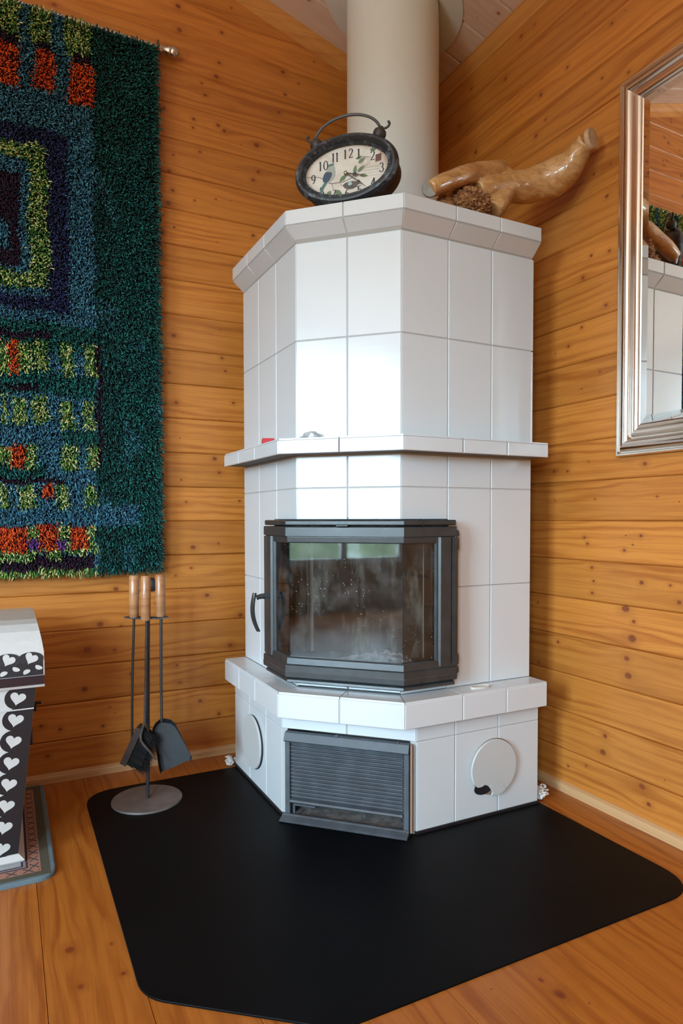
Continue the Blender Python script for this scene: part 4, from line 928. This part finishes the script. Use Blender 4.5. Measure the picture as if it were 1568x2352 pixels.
PAT = [('B', -1.527, -1.195, 0.678, 2.568), ('T', -1.529, -1.196, 1.454, 1.545), ('T', -1.532, -1.198, 1.312, 1.383), ('T', -1.536, -1.347, 1.032, 1.08), ('T', -1.306, -1.194, 1.155, 1.199), ('L', -1.519, -1.408, 2.429, 2.56), ('L', -1.378, -1.316, 2.425, 2.56), ('L', -1.275, -1.195, 2.426, 2.56), ('P', -1.49, -1.414, 2.406, 2.447), ('P', -1.364, -1.314, 2.405, 2.439), ('P', -1.262, -1.196, 2.402, 2.442), ('R', -1.491, -1.415, 2.28, 2.413), ('R', -1.37, -1.31, 2.288, 2.414), ('R', -1.267, -1.186, 2.275, 2.408), ('N', -1.523, -1.273, 1.582, 2.164), ('B', -1.527, -1.334, 1.624, 1.668), ('L', -1.523, -1.335, 1.651, 2.111), ('B', -1.523, -1.392, 1.702, 2.061), ('P', -1.523, -1.417, 1.716, 2.01), ('B', -1.512, -1.451, 1.769, 1.851), ('P', -1.529, -1.334, 1.488, 1.513), ('L', -1.494, -1.457, 1.372, 1.472), ('L', -1.426, -1.383, 1.382, 1.478), ('L', -1.381, -1.342, 1.384, 1.483), ('L', -1.301, -1.264, 1.377, 1.489), ('L', -1.226, -1.19, 1.382, 1.489), ('R', -1.457, -1.426, 1.376, 1.48), ('P', -1.192, -1.174, 1.092, 1.49), ('P', -1.466, -1.372, 1.319, 1.342), ('L', -1.496, -1.465, 1.209, 1.306), ('L', -1.445, -1.406, 1.212, 1.301), ('L', -1.386, -1.344, 1.211, 1.302), ('L', -1.302, -1.261, 1.202, 1.298), ('L', -1.234, -1.2, 1.203, 1.299), ('L', -1.474, -1.454, 1.082, 1.14), ('L', -1.414, -1.379, 1.063, 1.148), ('L', -1.304, -1.254, 1.067, 1.15), ('L', -1.224, -1.193, 1.072, 1.153), ('R', -1.496, -1.474, 1.07, 1.139), ('R', -1.454, -1.413, 1.072, 1.146), ('P', -1.537, -1.294, 1.017, 1.036), ('L', -1.501, -1.464, 0.939, 1.012), ('L', -1.436, -1.387, 0.938, 1.013), ('L', -1.324, -1.285, 0.94, 1.016), ('L', -1.236, -1.2, 0.941, 1.018), ('R', -1.37, -1.333, 0.967, 1.012), ('B', -1.228, -1.056, 0.879, 0.952), ('L', -1.54, -1.198, 0.788, 0.881), ('R', -1.481, -1.407, 0.798, 0.882), ('R', -1.376, -1.318, 0.796, 0.881), ('R', -1.28, -1.222, 0.803, 0.881), ('V', -1.409, -1.376, 0.803, 0.841), ('V', -1.324, -1.293, 0.795, 0.835), ('P', -1.541, -1.209, 0.737, 0.786), ('L', -1.479, -1.396, 0.768, 0.798), ('L', -1.353, -1.311, 0.765, 0.796), ('L', -1.542, -1.2, 0.678, 0.737)]
YARN = {'B': [(.025, .105, .165), (.045, .165, .235), (.085, .26, .34), (.008, .045, .085)], 'T': [(.002, .055, .048), (.004, .10, .085), (.02, .19, .165), (.001, .022, .022)], 'D': [(.001, .028, .026), (.002, .055, .048), (.006, .10, .088), (.001, .012, .012)],
        'N': [(.008, .010, .045), (.016, .02, .085), (.035, .045, .14), (.004, .006, .025)], 'L': [(.04, .15, .03), (.50, .52, .17), (.66, .64, .30), (.02, .08, .02), (.20, .34, .05), (.03, .12, .03)], 'R': [(.70, .09, .008), (.80, .14, .012), (.30, .018, .008), (.10, .006, .006), (.62, .06, .008)],
        'P': [(.012, .002, .012), (.02, .003, .018), (.035, .006, .025), (.006, .001, .006)], 'V': [(.11, .04, .22), (.17, .08, .30), (.07, .02, .14)]}
def build_pile():
    sp = .0046; xs = np.arange(RX0, RX1, sp); xs = np.concatenate([xs[xs > -1.63], np.arange(RX0, -1.63, .008)]); zs = np.arange(RZ0, RZ1, sp)
    X, Z = np.meshgrid(xs, zs); X = X.ravel() + RNG.uniform(-.0022, .0022, X.size); Z = Z.ravel() + RNG.uniform(-.0022, .0022, Z.size)
    n = X.size
    xm = np.where(X < -1.474, -2.948 - X, X) + RNG.normal(0, .0022, n) + .004 * np.sin(Z * 31); zm = Z + RNG.normal(0, .0022, n) + .003 * np.sin(X * 43)
    keys = list('DBTNLRPV'); code = np.zeros(n, int)
    shift = -.006 * (2.4 - zm) / 1.7 + .004
    tl = zm > RZ0 + .0
    for c, x0, x1, z0, z1 in PAT:
        s_ = (xm >= x0 + 0) & (xm < x1) & (zm >= z0) & (zm < z1); code[s_] = keys.index(c)
    # border: darker close to the field, brighter teal with blue patches further out
    bd = code == 0
    f = np.clip((xm + 1.19) / .10, 0, 1); nz = np.array([mnoise.noise(Vector((a * 16, b * 9, 0))) for a, b in zip(X, Z)])
    r_ = RNG.random(n)
    code[bd & (r_ < f * (.75 + .5 * nz))] = keys.index('T')
    code[bd & (nz > .34) & (r_ < .40)] = keys.index('B')
    colr = np.zeros((n, 3))
    for i, k in enumerate(keys):
        idx = np.where(code == i)[0]; pal = np.array(YARN[k]); colr[idx] = pal[RNG.integers(0, len(pal), idx.size)]
    colr *= RNG.uniform(.75, 1.25, (n, 1))
    L = RNG.uniform(.016, .025, n) * np.where(np.isin(code, [keys.index('P')]), .75, 1); L = np.where(code == keys.index('L'), L * 1.08, L)
    # lean: smooth field plus scatter; pile droops, edges splay outwards
    ax = RNG.normal(0, .30, n) + .4 * nz; az = RNG.normal(-.38, .28, n) - .2 * np.cos(X * 21)
    ex = np.clip((X - (RX1 - .03)) / .03, 0, 1) - np.clip(((RX0 + .03) - X) / .03, 0, 1); ax += 1.1 * ex
    az += 1.3 * np.clip((Z - (RZ1 - .025)) / .025, 0, 1) - .9 * np.clip(((RZ0 + .03) - Z) / .03, 0, 1)
    D = np.stack([ax, -np.ones(n), az], 1); D /= np.linalg.norm(D, axis=1)[:, None]
    root = np.stack([X, np.full(n, RYB), Z], 1)
    droop = np.stack([RNG.normal(0, .003, n), np.zeros(n), -RNG.uniform(.001, .007, n)], 1)
    mid = root + D * (L * .55)[:, None]; tip = root + D * L[:, None] + droop
    tip[:, 1] = np.minimum(tip[:, 1], RYB - .004)
    A = np.cross(D, np.array([0, 0, 1.])); A /= np.linalg.norm(A, axis=1)[:, None] + 1e-9; B = np.cross(A, D)
    w = RNG.uniform(.0017, .0027, n)[:, None]; vs = np.zeros((n, 9, 3))
    ph = RNG.uniform(0, 6.28, n)
    for k in range(3):
        a = ph + 2.0944 * k; o_ = (A * np.cos(a)[:, None] + B * np.sin(a)[:, None]) * w
        vs[:, k] = root + o_ * .7; vs[:, 3 + k] = mid + o_; vs[:, 6 + k] = tip + o_ * .85
    q = []
    for lv in (0, 3):
        for k in range(3): q.append((lv + k, lv + (k + 1) % 3, lv + 3 + (k + 1) % 3, lv + 3 + k))
    q = np.array(q); base = (np.arange(n) * 9)[:, None, None]; Q = (q[None] + base).reshape(-1); T_ = (np.array([6, 7, 8])[None] + (np.arange(n) * 9)[:, None]).reshape(-1)
    me = bpy.data.meshes.new('pile'); me.vertices.add(n * 9); me.vertices.foreach_set('co', (vs - np.array([-1.47, RYB, RZ0])).astype(np.float32).ravel())
    me.loops.add(Q.size + T_.size); me.loops.foreach_set('vertex_index', np.concatenate([Q, T_]).astype(np.int32))
    nq, nt = Q.size // 4, T_.size // 3; me.polygons.add(nq + nt)
    me.polygons.foreach_set('loop_start', np.concatenate([np.arange(nq) * 4, nq * 4 + np.arange(nt) * 3]).astype(np.int32))
    me.polygons.foreach_set('loop_total', np.concatenate([np.full(nq, 4), np.full(nt, 3)]).astype(np.int32))
    me.update(calc_edges=True)
    at = me.color_attributes.new('yarn', 'FLOAT_COLOR', 'POINT'); c9 = np.ones((n, 9, 4), np.float32); c9[:, :, :3] = colr[:, None, :]
    at.data.foreach_set('color', c9.ravel())
    nt_ = NT('wool_yarn'); a = nt_.n.new('ShaderNodeAttribute'); a.attribute_name = 'yarn'; nt_.set(col=a.outputs['Color'], rough=.62, spec=.35)
    me.materials.append(nt_.m); o = bpy.data.objects.new('pile', me); COL.objects.link(o); o.parent = rug; o['kind'] = 'stuff'; return o
build_pile()

# ------------------------------------------------------------------ wall mirror
MY0, MY1, MZ0, MZ1 = -.911, -1.72, 1.077, 2.153
mir = empty('wall_mirror', (GX, (MY0 + MY1) / 2, MZ0), 'large wall mirror with stepped silver frame on the right wall', 'mirror')
fp_ = [(0, 0), (0, .016), (.003, .020), (.007, .020), (.010, .013), (.013, .013), (.018, .022), (.026, .029), (.034, .031), (.041, .028), (.046, .018), (.049, .013), (.052, .013), (.055, .020), (.061, .026), (.068, .026), (.073, .022), (.076, .018), (.079, .0225), (.083, .0235), (.087, .0205), (.087, 0)]
def corner(t): return [(MY0 - t, MZ1 - t), (MY1 + t, MZ1 - t), (MY1 + t, MZ0 + t), (MY0 - t, MZ0 + t)]
for side in range(4):
    L = []
    for e in (0, 1):
        L.append([(GX - h - .0005, corner(t)[(side + e) % 4][0], corner(t)[(side + e) % 4][1]) for t, h in fp_])
    obj('frame_rail', MB().loops(L, smooth=True), M_SILVER, mir)
ti, tb = .086, .108
c0, c1 = corner(ti), corner(tb)
def mx_(y): return GX - .0245 + .0105 * (-y - 1.02)   # the glass sits very slightly askew in its frame
m = MB(); m.add([(mx_(y), y, z) for y, z in c1] + [(mx_(y) + .004, y, z) for y, z in c1], [(0, 1, 2, 3), (7, 6, 5, 4)]); obj('mirror_glass', m, M_MIRROR, mir)
m = MB(); m.add([(mx_(y) + .0030, y, z) for y, z in c0] + [(mx_(y), y, z) for y, z in c1], [(i, (i + 1) % 4, 4 + (i + 1) % 4, 4 + i) for i in range(4)]); obj('mirror_bevel', m, M_MIRROR, mir)

# ------------------------------------------------------------------ fire tools
TR = Vector((.8914, -.4532, 0)); TF = Vector((.4532, .8914, 0)); T0 = Vector((-1.088, -.165, .004))
def tp(u, d, z): return T0 + TR * u + TF * d + Vector((0, 0, z - .004))
stand = empty('tool_stand', T0, 'dark steel fire tool stand with round foot, standing on the black floor sheet', 'stand')
m = MB().lathe([(.1085, .0002), (.1090, .003), (.1075, .006), (.0003, .0065)], (T0.x + .001, T0.y + .004, T0.z), 64); obj('round_foot', m, M_BASEPLATE, stand)
m = MB().tube([tp(.001, .004, .0105), tp(.004, .004, .20), tp(.009, .004, .588)], .0056, 12); obj('pole', m, M_BLACKMETAL, stand)
# holder plate with three notches
m = MB(); top_ = []; 
pl_ = []
for u in np.linspace(-.062, .078, 57):
    dip = sum(.012 * math.exp(-((u - c) / .012) ** 2) for c in (-.032, .010, .051)); pl_.append((u, -.006 - .012 * math.cos(u * 10) + dip * .3))
outl = [(u, d) for u, d in pl_] + [(u, .020 - 1.5 * (u - .008) ** 2) for u in np.linspace(.070, -.054, 16)]
m.prism([tp(u, d, .583 + .0045 * abs((u - .008) / .07) ** 3) for u, d in outl], [tp(u, d, .5865 + .0045 * abs((u - .008) / .07) ** 3) for u, d in outl]); obj('holder_plate', m, M_BLACKMETAL, stand)
def handle(u, d, root, zt=.722, zb=.5875, lean=0.):
    m = MB(); a, b = tp(u, d, zb), tp(u + lean, d, zt); ax = (b - a); P = [a + ax * t for t in (0, .02, .5, .97, 1.)]; m.tube(P, [.0128, .0150, .0153, .0150, .0120], 24); o = obj('handle', m, M_HANDLEW, root); return o
brush = empty('hearth_brush', tp(-.034, -.002, .10), 'black bristled hearth brush with wooden handle, leftmost tool hanging on the stand', 'brush')
handle(-.034, -.002, brush, zt=.720, lean=.0015)
obj('rod', MB().tube([tp(-.034, -.002, .5875), tp(-.041, -.002, .40), tp(-.0445, -.002, .205)], .0040, 10), M_BLACKMETAL, brush)
ba, bb = Vector((-.024, .246)), Vector((-.078, .130)); bd_ = (bb - ba).normalized(); bn = Vector((-bd_.y, bd_.x)) * 1.0
if bn.x < 0: bn = -bn
m = MB(); q4 = [ba, bb, bb + bn * .020, ba + bn * .020]; m.prism([tp(p.x, -.022, p.y) for p in q4], [tp(p.x, .020, p.y) for p in q4]); obj('brush_block', m, simple('dark_wood_block', (.035, .018, .014), .5, var=.4), brush)
m = MB()
for i in range(900):
    t = random.uniform(.04, .96); d = random.uniform(-.018, .018); p = ba.lerp(bb, t) + bn * .019; ln = random.uniform(.058, .072) + .012 * t; dr = (bn + bd_ * random.uniform(-.13, .30)).normalized(); e = p + dr * ln
    d2 = d + random.uniform(-.008, .008); w = .0009
    a1, a2, b1 = tp(p.x - w, d, p.y), tp(p.x + w, d, p.y + w), tp(e.x, d2, e.y); a3 = tp(p.x, d + 2 * w, p.y)
    m.add([a1, a2, a3, b1], [(0, 1, 3), (1, 2, 3), (2, 0, 3)])
q4 = [ba.lerp(bb, .03) + bn * .0205, ba.lerp(bb, .97) + bn * .0205, ba.lerp(bb, .97) + bn * .066, ba.lerp(bb, .08) + bn * .058]; m.prism([tp(p.x, -.015, p.y) for p in q4], [tp(p.x, .015, p.y) for p in q4])
o = obj('bristles', m, simple('black_bristle', (.004, .0035, .0035), .9), brush); o['kind'] = 'stuff'
poker = empty('poker', tp(.010, -.020, .14), 'black poker with hooked tip and wooden handle, middle tool on the stand', 'poker')
handle(.007, -.018, poker, zt=.720, zb=.580, lean=.002)
pk = [(.010, -.018, .580), (.006, -.018, .40), (.002, -.019, .262), (-.005, -.024, .240), (-.0095, -.028, .221), (-.008, -.030, .206), (.002, -.031, .192), (.018, -.032, .174), (.032, -.033, .158), (.040, -.033, .146)]
obj('rod', MB().tube([tp(*p) for p in pk], [.0042, .0042, .0044, .0044, .0046, .0048, .0046, .0044, .0040, .0030], 10), simple('scorched_poker_steel', (.05, .035, .03), .45, var=.5), poker)
shov = empty('ash_shovel', tp(.050, -.002, .09), 'grey steel ash shovel with wooden handle, rightmost tool hanging on the stand', 'shovel')
handle(.051, -.004, shov, zt=.723, zb=.590, lean=-.0015)
obj('rod', MB().tube([tp(.0515, -.004, .590), tp(.0500, -.004, .40), tp(.0500, -.002, .258)], .0044, 10), M_BLACKMETAL, shov)
so = [(860, 395), (950, 380), (1060, 400), (1140, 470), (1200, 590), (1320, 845), (1440, 1100), (1390, 1180), (1120, 1290), (870, 1390), (840, 1290), (810, 1090), (780, 900), (740, 760), (720, 660), (730, 560), (780, 460)]
cv = lambda p: ((260 + p[0] / 7.84 - 338) * .001364 + .001, .026 + (1823 - 1600 - p[1] / 7.84) * .001384)
so = [cv(p) for p in so]; sc_ = (sum(p[0] for p in so) / len(so), sum(p[1] for p in so) / len(so))
si = [(sc_[0] + (p[0] - sc_[0]) * f - dx, sc_[1] + (p[1] - sc_[1]) * f - dz) for p, f, dx, dz in zip(so, [.86, .84, .84, .86, .88, .93, .93, .97, 1, 1, 1, .98, .97, .95, .92, .88, .86], [0.004] * 17, [.006, .008, .008, .008, .006, 0, 0, 0, 0, 0, 0, 0, 0, 0, 0, .002, .004])]
m = MB(); m.prism([tp(u, .016, z) for u, z in si], [tp(u, .0175, z) for u, z in si]); 
n_ = len(so); rimi = [(i, (i + 1) % n_) for i in range(n_) if i not in (7, 8)]
m.add([tp(u, .016, z) for u, z in si] + [tp(u, -.006, z) for u, z in so], [(a, b, n_ + b, n_ + a) for a, b in rimi])
m.add([tp(u, .0175, z) for u, z in si] + [tp(u * 1.0 + .0006, -.006, z + .0006) for u, z in so], [(a, b, n_ + b, n_ + a) for a, b in rimi])
obj('pan', m, M_SHOVEL, shov)

# round black knob on the wall behind the tools
m = MB().lathe([(.017, -.001), (.0185, -.006), (.016, -.013), (.008, -.018), (.0003, -.019)], (0, 0, 0), 24, 'Y')
m.v = [(-1.008 + x, GY + y + .0012, .662 + z * 1.25 - (.004 if z < 0 else 0)) for x, y, z in m.v]; lone('coat_hook', m, M_BLACKMETAL, (-1.006, GY, .672), 'black round hook on the left wall behind the fire tool handles', 'hook')

# ------------------------------------------------------------------ white heart-patterned box on its mat, at the left edge
BC = (-1.66, -.24)
FY = -.425
bx_ = empty('lidded_bin', (BC[0], BC[1], .012), 'white lidded bin with black heart cut-out borders, standing on the small mat', 'bin')
zb0, zt0 = .024, .466
def xe(z): return -1.459 + (z - .02) * (-1.411 + 1.459) / (.463 - .02)
mirx = lambda x: 2 * BC[0] - x
m = MB()
m.loops([[(xe(z), FY + .02 * (1 - (z / .466)), z), (xe(z), -.06, z), (mirx(xe(z)), -.06, z), (mirx(xe(z)), FY + .02 * (1 - (z / .466)), z)] for z in (zb0, zt0)], smooth=False); obj('bin_body', m, M_WHITE, bx_)
m = MB(); L = []
for z, e in ((.0125, .012), (.018, .016), (.026, .006), (.030, .001)):
    L.append([(xe(z) + e, FY + .018 - e, z), (xe(z) + e, -.06 + e, z), (mirx(xe(z) + e), -.06 + e, z), (mirx(xe(z) + e), FY + .018 - e, z)])
m.loops(L, smooth=False); obj('bin_foot', m, M_WHITE, bx_)
lp = [(-.436, .466), (-.440, .474), (-.441, .50), (-.439, .53), (-.434, .556), (-.422, .584), (-.402, .606), (-.372, .621), (-.33, .628), (-.15, .630), (-.05, .625), (-.04, .60), (-.04, .466)]
def lx(z): return -1.391 - .014 * max(0, (z - .55) / .08) ** 1.3
m = MB(); L = []
for e, s_ in ((0, .985), (.006, 1.), ): pass
right = [(lx(z), y, z) for y, z in lp]; left = [(mirx(lx(z)), y, z) for y, z in lp]
rin = [(x + .004, y * .99, z - .001) for x, y, z in right]
m.loops([left, right], smooth=False); obj('lid', m, M_WHITE, bx_)
def shell(pts_uz, ysurf, th, name, mat):
    m = MB(); m.prism([(u, ysurf(u, z), z) for u, z in pts_uz], [(u, ysurf(u, z) - th, z) for u, z in pts_uz], smooth=False); return m
yb_ = lambda u, z: FY + .02 * (1 - (z / .466)) - .0004
def ylid(u, z):
    for (y0, z0), (y1, z1) in zip(lp[:-1], lp[1:]):
        if z0 <= z <= z1: return y0 + (y1 - y0) * (z - z0) / (z1 - z0) - .0004
    return lp[1][0]
hz = [.440 - .0553 * i for i in range(8)]
m = MB(); m.add(shell([(xe(.0315) - .044, .0315), (xe(.0315) - .0006, .0315), (xe(.464) - .0006, .464), (xe(.464) - .044, .464)], yb_, .0012, '', None).v, [(0, 1, 2, 3)][0:0])
sm_ = shell([(xe(.0315) - .046, .0315), (xe(.0315) - .0006, .0315), (xe(.464) - .0006, .464), (xe(.464) - .046, .464)], yb_, .0012, '', None); obj('black_border', sm_, M_BLACK, bx_, label='black border strip')
for z in hz:
    cx_ = xe(z) - .041; pts = [(cx_ + .0295 * math.cos(a), min(.4635, z + .0285 * math.sin(a))) for a in np.linspace(math.radians(70), math.radians(292), 22)]
    obj('black_scallop', shell(pts, yb_, .0013, '', None), M_BLACK, bx_)
def heart(cx, cz, s_, rot_=0.):
    out = []
    for t in np.linspace(0, 2 * math.pi, 30)[:-1]:
        x = 16 * math.sin(t) ** 3 / 16; y = (13 * math.cos(t) - 5 * math.cos(2 * t) - 2 * math.cos(3 * t) - math.cos(4 * t)) / 16
        out.append((cx + s_ * (x * math.cos(rot_) - y * math.sin(rot_)), cz + s_ * (x * math.sin(rot_) + y * math.cos(rot_))))
    return out
for z in hz:
    pts = [(u, min(.4638, q)) for u, q in heart(xe(z) - .040, z, .0185, -.28)]
    obj('white_heart', shell(pts, lambda u, zz: yb_(u, zz) - .0013, .0008, '', None), M_WHITE, bx_)
m = MB().box((mirx(xe(.41)), yb_(0, .411) - .0022, .4085), (xe(.41), yb_(0, .411) - .0002, .4115)); obj('seam_bead', m, M_WHITE, bx_)
# lid frieze
def lidshell(pts, th0, th1, name, mat, par=bx_):
    m = MB(); n_ = len(pts); vs = [(u, ylid(u, z) - th0, z) for u, z in pts] + [(u, ylid(u, z) - th1, z) for u, z in pts]
    fs = [(i, (i + 1) % n_, n_ + (i + 1) % n_, n_ + i) for i in range(n_)] + [tuple(range(n_, 2 * n_))]; m.add(vs, fs); return obj(name, m, mat, par)
xr = -1.3925
us = np.linspace(xr - .001, mirx(xr) + .001, 60)
lowz, hiz = .497, .520
for i in range(10):
    u0 = xr - .002 - i * .052; u1 = u0 - .052
    if i == 9: u1 = max(u1, mirx(xr) + .002)
    m = MB(); vs = []; k = 10; zz = np.linspace(.4985, .535, 5)
    lidshell([(u0, .4985), (u0, .535), (u1, .535), (u1, .4985)][::-1], .0002, .0014, 'lid_frieze', M_BLACK)
    cu, cz_ = u0 - .028, .541
    lidshell([(cu + .029 * math.cos(a), cz_ + .0165 * math.sin(a)) for a in np.linspace(0, 2 * math.pi, 25)[:-1]], .0002, .0022, 'lid_scallop', M_BLACK)
    lidshell(heart(cu + .001, cz_ + .001, .0155 if i else .0155, -.5), .0022, .0030, 'white_heart', M_WHITE)
    for du, ro in ((-.012, .6), (.016, -.6)):
        dp = [(cu + du + .0085 * math.cos(a) * (1 + .3 * math.cos(a)), .513 + (.005 if du > 0 else -.004) + .0058 * math.sin(a) + ro * .004 * math.cos(a)) for a in np.linspace(0, 2 * math.pi, 15)[:-1]]
        lidshell(dp, .0014, .0022, 'white_drop', M_WHITE)
lidshell([(xr + .001, .474), (xr + .001, .497), (mirx(xr) - .001, .497), (mirx(xr) - .001, .474)][::-1], .0002, .0020, 'lid_band', simple('dark_plum_band', (.028, .016, .020), .35))
m = MB().box((-1.412, -.30, .386), (-1.394, -.285, .392), .001); m.box((-1.417, -.30, .368), (-1.406, -.285, .390), .001); obj('latch', m, M_BLACK, bx_)
m = MB().box((-1.436, -.33, .285), (-1.418, -.25, .335), .002); obj('side_block', m, M_BLACK, bx_)
# mat under the box
def mat_shader():
    n = NT('woven_mat'); P = n.xyz(n.tex('Object')); hx_, hy_ = .31, .315
    dx = n.math('SUBTRACT', hx_, n.math('ABSOLUTE', P[0])); dy = n.math('SUBTRACT', hy_, n.math('ABSOLUTE', P[1])); d = n.math('MINIMUM', dx, dy)
    c = (.50, .48, .45)
    def band_(c, a, b, col): return n.mix(n.math('MULTIPLY', n.math('GREATER_THAN', d, a), n.math('LESS_THAN', d, b)), c, col)
    c = n.mix(n.noise(n.tex(), 30, 3), (.48, .47, .46), (.38, .38, .42))
    c = band_(c, -.01, .012, (.14, .20, .23)); c = band_(c, .012, .034, (.085, .075, .045)); c = band_(c, .034, .063, (.42, .19, .13)); c = band_(c, .063, .068, (.03, .025, .05)); c = band_(c, .068, .074, (.30, .22, .22)); c = band_(c, .074, .079, (.03, .025, .05))
    t = n.math('SUBTRACT', n.math('ADD', n.math('ADD', P[0], P[1]), 0.), 0.); along = n.n.new('ShaderNodeMix'); 
    al = n.math('ADD', n.math('MULTIPLY', P[1], n.math('LESS_THAN', dx, dy)), n.math('MULTIPLY', P[0], n.math('GREATER_THAN', dx, dy)))
    fr_ = n.math('ABSOLUTE', n.math('SUBTRACT', n.math('FRACT', n.math('DIVIDE', al, .038)), .5)); dd = n.math('ABSOLUTE', n.math('SUBTRACT', d, .0485))
    xm_ = n.math('ABSOLUTE', n.math('SUBTRACT', n.math('MULTIPLY', fr_, .034), dd)); mk = n.math('MULTIPLY', n.math('LESS_THAN', xm_, .0026), n.math('LESS_THAN', dd, .011))
    c = n.mix(mk, c, (.04, .04, .05)); f = n.noise(n.tex(), 420, 2); c = n.mix(n.math('MULTIPLY', f, .35), c, (.02, .02, .02))
    return n.set(col=c, rough=.9, nrm=n.bump(f, .6, .002))
mt = round_poly([(-.31, -.315), (.31, -.315), (.31, .315), (-.31, .315)], [.045, .045, .02, .045])
m = MB().loops([[(x, y, 0.0004) for x, y in mt], [(x, y, .009) for x, y in mt], [(x * .99, y * .99, .0115) for x, y in mt]], smooth=False)
o = obj('small_mat', m, mat_shader()); o.location = (-1.684, -.205, 0); tag(o, 'small woven mat with pink patterned band and grey edge, under the white bin', 'mat')
